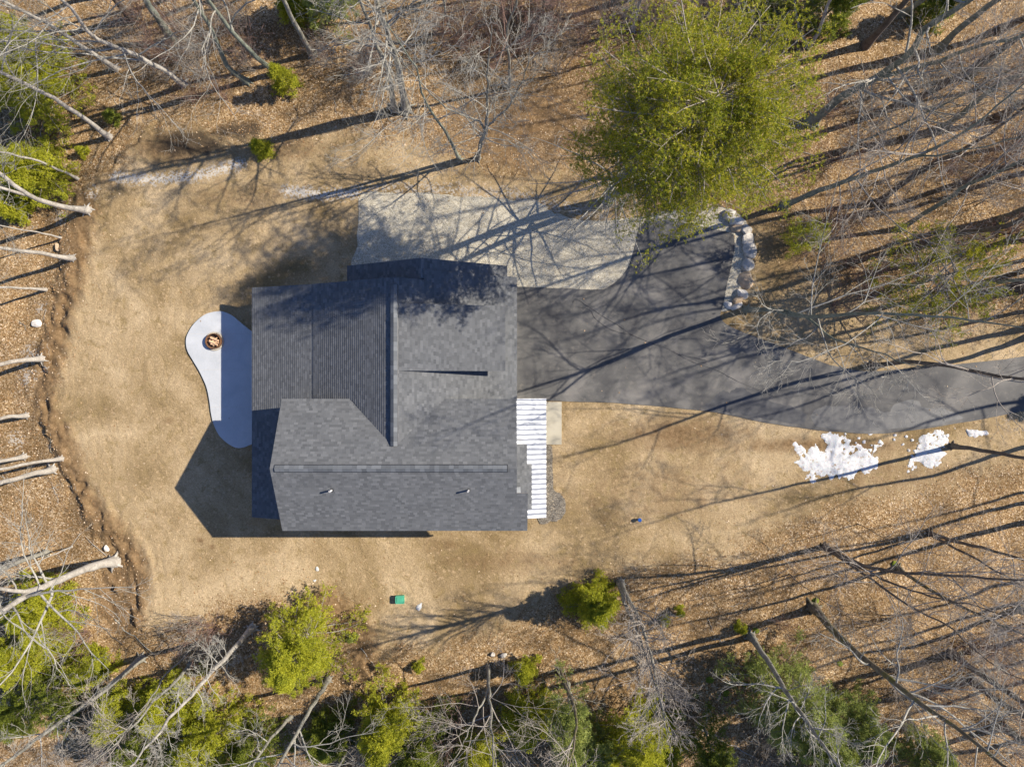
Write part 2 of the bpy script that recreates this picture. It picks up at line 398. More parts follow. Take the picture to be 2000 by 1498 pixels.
db = np.minimum(np.minimum(seg_dist(XX, YY, BERM), seg_dist(XX, YY, BERM2)), seg_dist(XX, YY, BERM3))
soil = np.exp(-(db / 1.4) ** 2) * .82
for (cx, cy, rx, ry, a) in ((1000, 240, 190, 130, .75), (1600, 500, 170, 110, .6), (1380, 400, 260, 60, .7), (330, 290, 110, 40, .75), (1600, 870, 260, 22, .75), (560, 290, 90, 40, .6), (1330, 850, 170, 50, .75), (1300, 960, 330, 110, .48), (1750, 930, 260, 60, .5), (1010, 1095, 190, 40, .55), (1200, 930, 60, 120, .35), (470, 385, 150, 45, .5), (860, 1065, 60, 25, .5), (400, 780, 14, 25, .5), (330, 820, 20, 12, .5), (390, 1055, 9, 6, .9), (414, 1068, 7, 6, .9)):
    X0, Y0, _ = G(cx, cy); soil = np.maximum(soil, a * np.exp(-(((XX - X0) / (rx * S)) ** 2 + ((YY - Y0) / (ry * S)) ** 2)))
attr(me, 'soil', soil)
attr(me, 'edge', D)
X0, Y0, _ = G(370, 280); X1, Y1, _ = G(470, 255)
ch = np.maximum(np.exp(-(((XX - X0) / 2.6) ** 2 + ((YY - Y0) / 1.1) ** 2)), .8 * np.exp(-(((XX - X1) / 2.2) ** 2 + ((YY - Y1) / .9) ** 2)))
attr(me, 'char', ch)
tr = np.exp(-(seg_dist(XX, YY, GP([(225, 345), (300, 352), (390, 342), (470, 320)])) / 0.5) ** 2)
tr = np.maximum(tr, np.exp(-(seg_dist(XX, YY, GP([(560, 372), (620, 380), (700, 378)])) / 0.5) ** 2))
tr = np.maximum(tr, 0.6 * np.exp(-(seg_dist(XX, YY, GP([(700, 372), (850, 370), (1000, 380), (1180, 425)])) / 0.7) ** 2))
for (cx, cy, r) in ((50, 690, 22), (45, 735, 25), (20, 860, 22), (85, 720, 14), (110, 420, 22), (70, 600, 14), (180, 375, 18)):
    X0, Y0, _ = G(cx, cy); tr = np.maximum(tr, 0.75 * np.exp(-((XX - X0) ** 2 + (YY - Y0) ** 2) / (r * S) ** 2))
attr(me, 'stones', tr)
tag(link('ground', me, M['ground']), kind='structure')
def gz(x, y): return float(ground_h(np.array([x]), np.array([y]))[0])

# gravel area, strip beside the drive, drive, patio, path
DRIVE = [(940, 557)] + [(1012, 560), (1100, 563), (1168, 566), (1185, 562), (1205, 549), (1222, 530), (1233, 505), (1242, 472), (1247, 448), (1256, 437), (1272, 433), (1315, 432), (1370, 443), (1424, 455),
         (1433, 462), (1434, 489), (1428, 520), (1421, 550), (1413, 590), (1407, 612), (1409, 624), (1430, 640), (1500, 667), (1560, 690), (1620, 712), (1680, 724), (1740, 723), (1800, 718), (1900, 708), (2000, 696), (2200, 660), (2600, 560),
         (2600, 660), (2200, 760), (2060, 788), (2000, 802), (1900, 822), (1800, 838), (1740, 845), (1700, 847), (1620, 842), (1560, 835), (1500, 826), (1400, 806), (1300, 795), (1200, 787), (1100, 784), (1012, 781), (940, 780)]
GRAV = [(703, 380), (735, 374), (790, 378), (850, 378), (900, 384), (950, 385), (1000, 392), (1035, 390), (1060, 400), (1075, 412), (1110, 425), (1150, 432), (1200, 430), (1240, 425), (1300, 412), (1360, 405), (1420, 408), (1450, 425), (1465, 455), (1462, 500), (1452, 545),
        (1440, 580), (1425, 604), (1400, 610), (1380, 600), (1380, 500), (1300, 460), (1255, 470), (1245, 500), (1225, 540), (1195, 575), (1010, 572), (900, 540), (700, 530), (698, 480), (701, 430)]
tag(slab('gravel_area', catmull(GP(GRAV), 4), -0.3, 0.02, M['gravel'], jitter=0.05), kind='structure')
tag(slab('driveway', catmull(GP(DRIVE), 3), -0.3, 0.05, M['asphalt'], jitter=0.012), kind='structure')
PATIO = [(427, 608), (401, 614), (379, 632), (366, 653), (363, 668), (366, 685), (376, 703), (388, 723), (397, 741), (404, 759), (409, 784), (412, 807), (417, 828), (427, 849), (442, 864), (457, 873),
         (467, 875), (478, 873), (493, 867), (520, 860), (540, 800), (540, 700), (510, 655), (490, 646), (478, 637), (467, 628), (455, 618), (442, 611)]
pt = catmull([G(a, b, .12)[:2] for a, b in PATIO], 5)
patio = tag(slab('patio', pt, -0.1, 0.12, M['concrete']), 'smooth guitar-shaped pale concrete patio along the rear wall of the house', 'patio')
for yy in (652, 722, 795):     # control joints cut in the slab
    a = G(364 if yy < 700 else (388 if yy < 750 else 410), yy, 0.123); b = G(520, yy, 0.123); bm = bmesh.new()
    box(bm, a[0] + .06, b[0], a[1] - .006, a[1] + .006, 0.118, 0.1235); bm_obj('control_joint', bm, M['rock'], patio)
bm = bmesh.new(); x0, y1, _ = G(1030, 785, .1); x1, y0, _ = G(1097, 868, .1); box(bm, x0, x1, y0, y1, -0.1, 0.10)
tag(bm_obj('front_path', bm, M['pad']), kind='structure')
DG = [(1050, 866), (1072, 868), (1079, 880), (1080, 940), (1083, 957), (1096, 966), (1104, 980), (1104, 1000), (1094, 1014), (1075, 1018), (1050, 1012)]
tag(slab('gravel_bed', catmull(GP(DG), 4), -0.2, 0.035, M['dgravel'], jitter=0.03), kind='structure')
# damp patches and seams on the asphalt
def wetmat():
    t = NT('wet_asphalt'); P = t.geo(); n = t.noise(3, 4, .6, P)
    t.col(t.ramp(n, [(0.3, (0.045, 0.045, 0.047)), (0.7, (0.066, 0.065, 0.067))])); t.rough(0.45); t.b.inputs['Specular IOR Level'].default_value = 0.5; return t.m
def meltmat():
    t = NT('damp_asphalt'); P = t.geo(); n = t.noise(2.2, 5, .65, P, 0.8)
    t.col(t.ramp(n, [(0.35, (0.060, 0.060, 0.062)), (0.7, (0.120, 0.115, 0.108))])); t.rough(0.4); t.b.inputs['Specular IOR Level'].default_value = 0.5; return t.m
M['wet'] = wetmat(); M['melt'] = meltmat()
WET = [(1370, 795), (1385, 785), (1400, 772), (1410, 762), (1425, 765), (1440, 758), (1455, 760), (1470, 770), (1490, 777), (1505, 785), (1530, 790), (1560, 800), (1575, 815), (1560, 828), (1500, 819), (1440, 808), (1400, 802)]
tag(slab('wet_patch', catmull(GP(WET), 4), 0.045, 0.054, M['wet'], jitter=0.05, seed=4), kind='structure')
WET2 = [(1590, 800), (1640, 792), (1700, 797), (1735, 805), (1745, 790), (1790, 782), (1800, 795), (1840, 800), (1880, 815), (1840, 827), (1790, 834), (1700, 841), (1630, 838), (1590, 830)]
tag(slab('meltwater_film', catmull(GP(WET2), 4), 0.045, 0.0535, M['melt'], jitter=0.05, seed=5), kind='structure')

def polyline_tube(paths, rad, sides=4):
    pass
def ribbon(name, pts, wd, z, mat):
    bm = bmesh.new(); pr = None
    rng = random.Random(7)
    pts = catmull(pts, 6, False)
    for i, p in enumerate(pts):
        q = pts[min(i + 1, len(pts) - 1)]; o = pts[max(i - 1, 0)]
        d = Vector((q[0] - o[0], q[1] - o[1])).normalized(); n = Vector((-d.y, d.x)) * wd * (0.5 + rng.random())
        c = Vector(p[:2]) + n * rng.uniform(-1, 1)
        cur = (bm.verts.new((c.x + n.x, c.y + n.y, z)), bm.verts.new((c.x - n.x, c.y - n.y, z)))
        if pr: bm.faces.new((pr[0], pr[1], cur[1], cur[0]))
        pr = cur
    return bm_obj(name, bm, mat)
for k, l in enumerate(([(1118, 592), (1125, 585), (1150, 600), (1180, 620), (1210, 638), (1235, 655), (1275, 672), (1300, 680), (1345, 704), (1400, 724), (1440, 745), (1490, 765), (1510, 775)],
                       [(1128, 600), (1150, 605), (1165, 625), (1195, 645), (1235, 655)], [(1325, 692), (1345, 697), (1380, 704)])):
    tag(ribbon('asphalt_crack', GP(l), 0.016, 0.0545, M['dark']), kind='structure')

# ------------------------------------------------------------------ house
house = thing('house', 'two storey house with dark grey shingle gable roofs seen from above', 'house', (0, 0, 0))
def roof(name, poly, mats, parent, udir, vdir, th=4.5, label=None):
    """poly in survey units (X, Y, h); slab hangs below the plane; uv in metres"""
    P = [Vector(U(*p)) for p in poly]
    n = (P[1] - P[0]).cross(P[2] - P[0]).normalized()
    if n.z < 0: P.reverse(); n = -n
    bm = bmesh.new(); uvl = bm.loops.layers.uv.new('UVMap')
    t = [bm.verts.new(p) for p in P]; b = [bm.verts.new(p - Vector((0, 0, th * S))) for p in P]
    vd = Vector(vdir).normalized(); ud = Vector(udir)
    nn = n; pitch = .16; th_ = .024
    vv = [p.dot(vd) for p in P]; i0 = math.floor(min(vv) / pitch); i1 = math.ceil(max(vv) / pitch)
    def clip(poly, lim, keep_above):
        out = []
        for a, b in zip(poly, poly[1:] + poly[:1]):
            da, db_ = a.dot(vd) - lim, b.dot(vd) - lim
            if not keep_above: da, db_ = -da, -db_
            if da >= 0: out.append(a)
            if (da > 0 and db_ < 0) or (da < 0 and db_ > 0): out.append(a + (b - a) * (da / (da - db_)))
        return out
    for i in range(i0, i1):
        lo, hi = i * pitch, (i + 1) * pitch
        q = clip(clip(list(P), lo, True), hi, False)
        if len(q) < 3: continue
        up_ = [p + nn * (.002 + th_ * (1 - (p.dot(vd) - lo) / pitch)) for p in q]
        try: f = bm.faces.new([bm.verts.new(p) for p in up_])
        except ValueError: continue
        for lp in f.loops: lp[uvl].uv = (lp.vert.co.dot(ud), lo + pitch * .02 + (lp.vert.co.dot(vd) - lo) * .96)
        f.material_index = 0
        for j in range(len(q)):      # the butt edge that throws each course's shadow line
            e0, e1 = j, (j + 1) % len(q)
            if abs(q[e0].dot(vd) - lo) < 1e-4 and abs(q[e1].dot(vd) - lo) < 1e-4 and (q[e0] - q[e1]).length > .01:
                g = bm.faces.new([bm.verts.new(p) for p in (up_[e1], up_[e0], q[e0], q[e1])])
                for lp in g.loops: lp[uvl].uv = (lp.vert.co.dot(ud), lo + .01)
    f2 = bm.faces.new(list(reversed(b))); f2.material_index = 1
    k = len(t)
    for i in range(k):
        q = bm.faces.new((t[i], b[i], b[(i + 1) % k], t[(i + 1) % k])); q.material_index = 1
    o = bm_obj(name, bm, mats, parent)
    if label: o['label'] = label
    return o
RM = [M['shingle'], M['trim']]
def up(dx_, dh): return (dx_, 0, dh)
# slope directions in world: +x uphill for west slopes, -x for east, y for the cross gable
low = roof('lower_roof', [(-479, -176.4, 78.5), (-352, -176.4, 126.5), (-352, 246, 126.5), (-479, 246, 78.5)], RM, house, (0, 1, 0), (127, 0, 48))
wst = roof('roof_slope', [(-352.2, -176.4, 127.4), (-196, -176.4, 208), (-196, 112, 208), (-274, 29, 168), (-352.2, 29, 127.4)], RM, house, (0, 1, 0), (156, 0, 81))
est = roof('roof_slope', [(-196, -176.4, 208), (-150, -176.4, 183.3), (-150, -193, 183.3), (9, -193, 98), (9, 30, 98), (-114, 30, 164), (-196, 112, 208)], RM, house, (0, 1, 0), (-205, 0, 110))
bgw = roof('rear_gable_roof', [(-298, -212.8, 102), (-154, -212.8, 183.6), (-154, -170, 183.6), (-298, -170, 102)], RM, house, (0, 1, 0), (144, 0, 82))
bge = roof('rear_gable_roof', [(-154, -212.8, 183.6), (-9, -212.8, 102), (-9, -186, 102), (-154, -186, 183.6)], RM, house, (0, 1, 0), (-145, 0, 82))
nsl = roof('cross_gable_roof', [(-396, 26.5, 165), (8, 26.5, 165), (8, 139, 226), (-396, 139, 226)], RM, house, (1, 0, 0), (0, -112.5, 61))
ssl = roof('cross_gable_roof', [(-396, 139, 226), (8, 139, 226), (8, 183, 201.4), (26.5, 183, 201.4), (26.5, 253.4, 162), (-396, 253.4, 162)], RM, house, (1, 0, 0), (0, 114.4, 64))
# dormer
dorm = roof('dormer_roof', [(-188, -134, 204.6), (-11.5, -134, 156), (-11.5, -21.3, 156), (-188, -21.3, 204.6)], RM, house, (0, 1, 0), (-176, 0, 48), 3)
def east_h(x): return 208 - 0.5366 * (x + 196)
def dorm_h(x): return 204.6 - 0.2754 * (x + 188)
bm = bmesh.new()
for Y in (-128, -27):
    v = [bm.verts.new(U(*p)) for p in ((-180, Y, dorm_h(-180) - 3), (-22, Y, dorm_h(-22) - 3), (-22, Y, east_h(-22) - 3), (-180, Y, east_h(-180) - 5))]; bm.faces.new(v)
v = [bm.verts.new(U(*p)) for p in ((-22, -128, dorm_h(-22) - 3), (-22, -27, dorm_h(-22) - 3), (-22, -27, east_h(-22) - 3), (-22, -128, east_h(-22) - 3))]; bm.faces.new(v)
bm_obj('dormer_wall', bm, M['siding'], dorm)
def wall(poly, name='wall', mat=None):
    """poly: list of (X,Y,top h) base points -> closed prism up to the given heights"""
    bm = bmesh.new(); k = len(poly)
    b = [bm.verts.new(U(x, y, -8)) for x, y, h in poly]; t = [bm.verts.new(U(x, y, h)) for x, y, h in poly]
    for i in range(k): bm.faces.new((b[i], b[(i + 1) % k], t[(i + 1) % k], t[i]))
    bmesh.ops.recalc_face_normals(bm, faces=bm.faces)
    return bm_obj(name, bm, mat or M['siding'], house)
wall([(-385, 38, 165), (-385, 139, 219), (-385, 242, 162), (15, 242, 162), (15, 186, 190), (-4, 186, 190), (-4, 139, 219), (-4, 38, 165)])
wall([(-466, -166, 78), (-352, -166, 120), (-196, -166, 202), (-150, -166, 177), (-150, -182, 177), (-3, -182, 99), (-3, 36, 99), (-380, 60, 108), (-380, 236, 108), (-466, 236, 78)])
wall([(-286, -168, 103), (-286, -202, 103), (-154, -202, 178), (-20, -202, 102), (-20, -184, 102), (-154, -184, 172)])
# east bump-outs
roof('pent_roof', [(-4, 110, 116), (27, 110, 104), (27, 200, 104), (-4, 200, 116)], RM, house, (0, 1, 0), (-31, 0, 12), 3)
roof('pent_roof', [(14, 148, 104), (36, 148, 92), (36, 229, 92), (14, 229, 104)], RM, house, (0, 1, 0), (-22, 0, 12), 3)
wall([(-4, 114, 108), (22, 114, 100), (22, 152, 98), (30, 152, 92), (30, 226, 92), (15, 226, 100)])
# windows and doors on the walls
def win(cx, cy, ch, wdt, hgt, axis, sgn, name='window'):
    bm = bmesh.new(); a = wdt / 2; c = Vector(U(cx, cy, ch)); fr = .07
    def bx(u0, u1, z0, z1, d0, d1):
        if axis == 'x':
            xx = sorted((c.x + sgn * d0, c.x + sgn * d1)); box(bm, xx[0], xx[1], c.y + u0, c.y + u1, c.z + z0, c.z + z1)
        else:
            yy = sorted((c.y + sgn * d0, c.y + sgn * d1)); box(bm, c.x + u0, c.x + u1, yy[0], yy[1], c.z + z0, c.z + z1)
    hh = hgt / 2
    bx(-a, a, hh - fr, hh, -.05, .06); bx(-a, a, -hh, -hh + fr, -.05, .07); bx(-a, -a + fr, -hh + fr, hh - fr, -.05, .06); bx(a - fr, a, -hh + fr, hh - fr, -.05, .06); bx(-a + fr, a - fr, -.02, .02, -.02, .045)
    o = bm_obj(name, bm, M['trim'], house)
    bm = bmesh.new(); bx(-a + fr, a - fr, -hh + fr, hh - fr, -.04, .02); bm_obj('pane', bm, M['glass'] if name == 'window' else M['door'], o)
for X in (-330, -230, -130, -50): win(X, 242, 125, 1.0, 1.4, 'y', -1); win(X, 242, 48, 1.1, 1.5, 'y', -1)
for Y in (90, 190): win(-385, Y, 132, 1.0, 1.3, 'x', -1)
for Y in (-110, -20, 70, 170): win(-466, Y, 45, 1.4, 1.6, 'x', -1)
for Y in (80, 160): win(-4 if Y < 140 else -4, Y, 140, 1.0, 1.3, 'x', 1)
for Y in (-100, -50): win(-22, Y, 130, 1.0, .8, 'x', 1)
win(-3, -110, 36, 4.2, 2.4, 'x', 1, 'garage_door'); win(-4, 60, 30, 1.0, 2.1, 'x', 1, 'door')
# gutters along the eaves
def gutter(x0, y0, x1, y1, h):
    bm = bmesh.new(); a = U(x0, y0, h); b = U(x1, y1, h)
    box(bm, min(a[0], b[0]) - .05, max(a[0], b[0]) + .05, min(a[1], b[1]) - .05, max(a[1], b[1]) + .05, a[2] - .13, a[2] - .02)
    bm_obj('drip_edge', bm, M['trim'], house)
gutter(-394, 252.0, 25, 252.0, 158)
# ridge vents and caps
def cap(name, p0, p1, nrm_a, nrm_b, wd, lift, mat='cap'):
    bm = bmesh.new(); uvl = bm.loops.layers.uv.new('UVMap')
    a = Vector(U(*p0)); b = Vector(U(*p1)); n = max(2, int((b - a).length / 0.28)); d = (b - a)
    rng = random.Random(3)
    for i in range(n):
        q0 = a + d * (i / n); q1 = a + d * ((i + 0.985) / n)
        z = Vector((0, 0, lift + 0.006 * (i % 2) + rng.uniform(0, .004)))
        for s in (nrm_a, nrm_b):
            s = Vector(s) * wd
            t = [q0 + z, q1 + z, q1 + s + z, q0 + s + z]; bt = [v - Vector((0, 0, lift * .75)) for v in t]
            V = [bm.verts.new(v) for v in t + bt]
            fs = [(0, 1, 2, 3), (3, 2, 6, 7), (0, 3, 7, 4), (1, 0, 4, 5), (2, 1, 5, 6)]
            for f in fs:
                F_ = bm.faces.new([V[k] for k in f])
                for lp in F_.loops: lp[uvl].uv = (i * 3.7 + 0.1, i * 1.3 + 0.06)
    bmesh.ops.recalc_face_normals(bm, faces=bm.faces)
    return bm_obj(name, bm, M[mat], house)
def capmat():
    t = NT('ridge_shingle'); r = t.n('NewGeometry').outputs['Random Per Island']
    t.col(t.ramp(r, [(0.0, (0.085, 0.09, 0.097)), (0.5, (0.115, 0.122, 0.13)), (1.0, (0.155, 0.163, 0.172))])); t.rough(0.85); t.bump(t.noise(50, 2, .6, t.geo()), .004); return t.m
M['cap'] = capmat()
cap('vent_shadow_strip', (-388.8, 139, 226), (-7, 139, 226), (0, 1, -.545), (0, -1, -.56), .235, .045, 'dark')  # dark strips on both ridges paint the shadow line along the vent edges
cap('vent_shadow_strip', (-196, -164.6, 208), (-196, 104, 208), (-1, 0, -.52), (1, 0, -.536), .225, .05, 'dark')
cap('ridge_vent', (-388, 139, 226), (-8, 139, 226), (0, 1, -.545), (0, -1, -.56), .20, .10)
cap('ridge_vent', (-196, -164, 208), (-196, 104, 208), (-1, 0, -.52), (1, 0, -.536), .2, .13)
cap('ridge_cap', (-154, -211, 183.6), (-154, -178, 183.6), (-1, 0, -.567), (1, 0, -.567), .14, .03)
# vent pipes: a white sleeve with a dark mouth on a flashing
for (px, py) in ((648, 957), (915, 956)):
    y_ = 177.6; x_ = (px - 1000) * .852; z_ = 226 - .56 * (y_ - 139)
    c = Vector(U(x_, y_, z_)); bm = bmesh.new()
    bmesh.ops.create_cone(bm, cap_ends=False, segments=20, radius1=.06, radius2=.06, depth=.62, matrix=Matrix.Translation((c.x, c.y, c.z + .22)))
    bmesh.ops.create_cone(bm, cap_ends=False, segments=20, radius1=.042, radius2=.042, depth=.62, matrix=Matrix.Translation((c.x, c.y, c.z + .22)))
    bmesh.ops.create_cone(bm, cap_ends=False, segments=20, radius1=.06, radius2=.042, depth=.001, matrix=Matrix.Translation((c.x, c.y, c.z + .53)))
    o = bm_obj('vent_pipe', bm, M['pipe'], house)
    bm = bmesh.new(); bmesh.ops.create_cone(bm, cap_ends=True, segments=20, radius1=.12, radius2=.065, depth=.14, matrix=Matrix.Translation((c.x, c.y, c.z + .05))); bm_obj('flashing', bm, M['dark'], o)
    bm = bmesh.new(); bmesh.ops.create_cone(bm, cap_ends=True, segments=20, radius1=.041, radius2=.041, depth=.02, matrix=Matrix.Translation((c.x, c.y, c.z + .42))); bm_obj('pipe_mouth', bm, M['dark'], o)
for (px, py, an, l_) in ((705, 792, -.9, 'tuft of orange leaves caught in the left roof valley'), (863, 792, .8, 'tuft of orange leaves caught in the right roof valley')):
    rng = np.random.RandomState(int(px)); h_ = 160 * S; c0 = np.array(G(px, py, h_ + .06)); n_ = 40
    t_ = rng.normal(size=n_) * .16; c_ = c0 + np.stack([t_ * math.cos(an), t_ * math.sin(an), 0 * t_], 1) + rng.normal(size=(n_, 3)) * .03
    u_ = rng.normal(size=(n_, 3)) * .05; v_ = rng.normal(size=(n_, 3)) * .03
    o = link('leaf_clump', mesh_np('leaf_clump', np.stack([c_ - u_, c_ - v_, c_ + u_, c_ + v_], 1), [np.arange(n_ * 4).reshape(-1, 4)]), M['orange']); tag(o, l_, 'leaves')
# porch with a bright standing seam roof
x0, x1, y0, y1 = -4, 63, 28, 246
bm = bmesh.new()
def ph(x): return 99 - (x - x0) * (19 / 67)
nseg = 24
for i in range(nseg):
    ya = y0 + (y1 - y0) * i / nseg; yb = y0 + (y1 - y0) * (i + 1) / nseg
    # each pan is pressed slightly hollow between its two seams, in several strips
    K = 6; L = 10; rr = random.Random(i)
    grid = [[bm.verts.new((*U(x0 + (x1 - x0) * q / L, ya + (yb - ya) * j / K, 0)[:2], S * ph(x0 + (x1 - x0) * q / L) + .05 * abs(1 - 2 * j / K) ** 1.6 + rr.uniform(-.008, .008) * (1 - abs(1 - 2 * j / K)))) for q in range(L + 1)] for j in range(K + 1)]
    for j in range(K):
        for q in range(L): bm.faces.new((grid[j][q], grid[j][q + 1], grid[j + 1][q + 1], grid[j + 1][q]))
bmesh.ops.recalc_face_normals(bm, faces=bm.faces)
for f in bm.faces:
    if f.normal.z < 0: f.normal_flip()
porch = bm_obj('porch_roof', bm, M['metal'], house, True); porch['label'] = 'bright white standing seam metal porch roof'
for i in range(nseg + 1):
    ya = y0 + (y1 - y0) * i / nseg; a = Vector(U(x0, ya, 99)); b = Vector(U(x1 + .3, ya, 80)); bm = bmesh.new()
    for s in (-.014, .014): pass
    V = [bm.verts.new(p) for p in (a + Vector((0, -.012, .0)), b + Vector((0, -.012, .0)), b + Vector((0, .012, .0)), a + Vector((0, .012, .0)), a + Vector((0, -.012, .075)), b + Vector((0, -.012, .075)), b + Vector((0, .012, .075)), a + Vector((0, .012, .075)))]
    for f in ((4, 5, 6, 7), (0, 1, 5, 4), (1, 2, 6, 5), (2, 3, 7, 6), (3, 0, 4, 7)): bm.faces.new([V[k] for k in f])
    bm_obj('standing_seam', bm, M['metal'], porch)
bm = bmesh.new(); a = U(x1 - 4, y0 + 2, 0); b = U(x1 - 1, y1 - 2, 0); box(bm, a[0], b[0], b[1], a[1], 77 * S - .2, 77 * S); bm_obj('beam', bm, M['trim'], porch)
for Y in (32, 85, 140, 190, 242):
    a = U(x1 - 3, Y, 0); bm = bmesh.new(); box(bm, a[0] - .07, a[0] + .07, a[1] - .07, a[1] + .07, .1, 77 * S - .2); box(bm, a[0] - .1, a[0] + .1, a[1] - .1, a[1] + .1, .1, .3); bm_obj('post', bm, M['trim'], porch)
bm = bmesh.new(); a = U(-2, 30, 0); b = U(62, 244, 0); box(bm, a[0], b[0], b[1], a[1], -.1, .14); bm_obj('porch_floor', bm, M['pad'], porch)

# ------------------------------------------------------------------ fire pit
fx, fy, _ = G(417, 666.5, .3); fp = thing('fire_pit', 'round rusty steel fire pit with a pale stone surround set in the patio', 'fire pit', (fx, fy, .12))
def ringmesh(bm, r0, r1, z0, z1, seg=48):
    R = []
    for i in range(seg):
        c, s = math.cos(2 * math.pi * i / seg), math.sin(2 * math.pi * i / seg)
        R.append([bm.verts.new((r * c, r * s, z)) for r, z in ((r0, z0), (r0, z1), (r1, z1), (r1, z0))])
    for i in range(seg):
        a, b = R[i], R[(i + 1) % seg]
        for k in range(3): bm.faces.new((a[k], a[k + 1], b[k + 1], b[k]))
    bmesh.ops.recalc_face_normals(bm, faces=bm.faces)
bm = bmesh.new(); ringmesh(bm, .50, .53, 0, .30); bm_obj('rim', bm, M['rust'], fp)
for k in range(14):
    bm = bmesh.new(); a0 = 2 * math.pi * k / 14; pts = []
    for r in (.56, .66):
        for j in range(5):
            an = a0 + (2 * math.pi / 14 - .03) * j / 4; pts.append((r * math.cos(an), r * math.sin(an)))
    lo = [bm.verts.new((x, y, 0)) for x, y in pts]; hi = [bm.verts.new((x, y, .07)) for x, y in pts]
    for j in range(4): bm.faces.new((hi[j], hi[5 + j], hi[6 + j], hi[j + 1])); bm.faces.new((lo[5 + j], lo[6 + j], hi[6 + j], hi[5 + j])); bm.faces.new((lo[j], hi[j], hi[j + 1], lo[j + 1]))
    bm.faces.new((lo[0], lo[5], hi[5], hi[0])); bm.faces.new((lo[4], hi[4], hi[9], lo[9]))
    bmesh.ops.recalc_face_normals(bm, faces=bm.faces); bm_obj('stone', bm, M['paver'], fp)
bm = bmesh.new(); bmesh.ops.create_circle(bm, cap_ends=True, segments=32, radius=.5, matrix=Matrix.Translation((0, 0, .05))); bm_obj('ash_bed', bm, M['ash'], fp)
rng = random.Random(11)
for k in range(9):
    bm = bmesh.new(); bmesh.ops.create_cone(bm, cap_ends=True, segments=6, radius1=rng.uniform(.05, .08), radius2=rng.uniform(.04, .07), depth=rng.uniform(.35, .62))
    for v in bm.verts: v.co += Vector((rng.uniform(-.015, .015), rng.uniform(-.015, .015), rng.uniform(-.03, .03)))
    o = bm_obj('firewood', bm, M['wood']); o.rotation_euler = (math.pi / 2, rng.uniform(-.15, .15), rng.uniform(0, 3.1)); o.location = (fx + rng.uniform(-.15, .15), fy + rng.uniform(-.17, .17), .22 + k * .022)
    tag(o, 'pale split log lying in the round fire pit', 'log', 'split logs in the fire pit')

# ------------------------------------------------------------------ boulders
def boulder(px, py, rx, ry, rot, mat, label, hgt=.5, group=None, seed=0, name='boulder'):
    rng = np.random.RandomState(seed + 77); bm = bmesh.new(); bmesh.ops.create_icosphere(bm, subdivisions=3, radius=1)
    pl = [(Vector(rng.normal(size=3)).normalized(), rng.uniform(.55, .85)) for _ in range(11)]
    for v in bm.verts:
        c = v.co
        for n, d in pl:
            q = c.dot(n)
            if q > d: c = c - n * (q - d) * .93
        v.co = c + Vector(rng.normal(size=3)) * .012
    for v in bm.verts: v.co = Vector((v.co.x * rx * S * 1.28, v.co.y * ry * S * 1.28, v.co.z * hgt))
    o = bm_obj(name, bm, M[mat]); x, y, _ = G(px, py, hgt * .5); o.location = (x, y, gz(x, y) + hgt * .30); o.rotation_euler = (0, 0, math.radians(rot))
    return tag(o, label, 'rock', group)
bl = [(1355, 404, 11, 8, 10, 'rock', 'grey boulder behind the pine branches at the top of the drive'),
      (1380, 397, 10, 8, -20, 'rock2', 'tan boulder under the low pine limbs beyond the drive'),
      (1425, 420, 12, 10, 30, 'rock', 'flat grey boulder near the top right corner of the drive'),
      (1438, 432, 13, 9, -10, 'rock3', 'wide pale boulder at the bend of the rock row'),
      (1441, 445, 11, 10, 40, 'rock2', 'tan boulder just below the bend of the rock row'),
      (1458, 450, 10, 11, 0, 'rock', 'small grey boulder outside the bend of the rock row'),
      (1462, 468, 12, 11, 20, 'rock', 'grey boulder third down the right arm of the rock row'),
      (1463, 490, 12, 17, 5, 'rock', 'large oblong grey boulder halfway along the rock row'),
      (1462, 517, 10, 16, -5, 'rock', 'narrow bluish grey boulder above the big tan one'),
      (1457, 546, 13, 15, 10, 'rock2', 'large rounded tan boulder in the lower rock row'),
      (1450, 574, 9, 10, 50, 'rock3', 'knobbly pale boulder below the large tan boulder'),
      (1440, 586, 10, 7, 25, 'rock2', 'small orange tan boulder near the lower end of the row'),
      (1438, 598, 11, 6, 30, 'rock3', 'bright white wedge boulder ending the rock row'),
      (1424, 595, 8, 6, -35, 'rock3', 'small white boulder nearest the drive edge at the row end'),
      (60, 631, 8, 7, 0, 'rock3', 'lone pinkish white rock on the leaf litter at the left edge'),
      (104, 481, 5, 7, 20, 'rock2', 'small yellowish rock beside the pale trunks at the upper left'),
      (202, 1074, 4, 6, 20, 'rock3', 'little pale stone on the soil bank above the big forked trunk'),
      (982, 1280, 7, 4, 20, 'rock', 'flat pale stone at the lower woods edge'),
      (962, 1279, 4, 4, 20, 'rock', 'small round pale stone at the lower woods edge')]
for i, (a, b, rx, ry, r, m, l) in enumerate(bl):
    big = rx > 8; boulder(a, b, rx, ry, r, m, l, .42 if big else .22, seed=i, group='boulders edging the drive' if i < 14 else None)

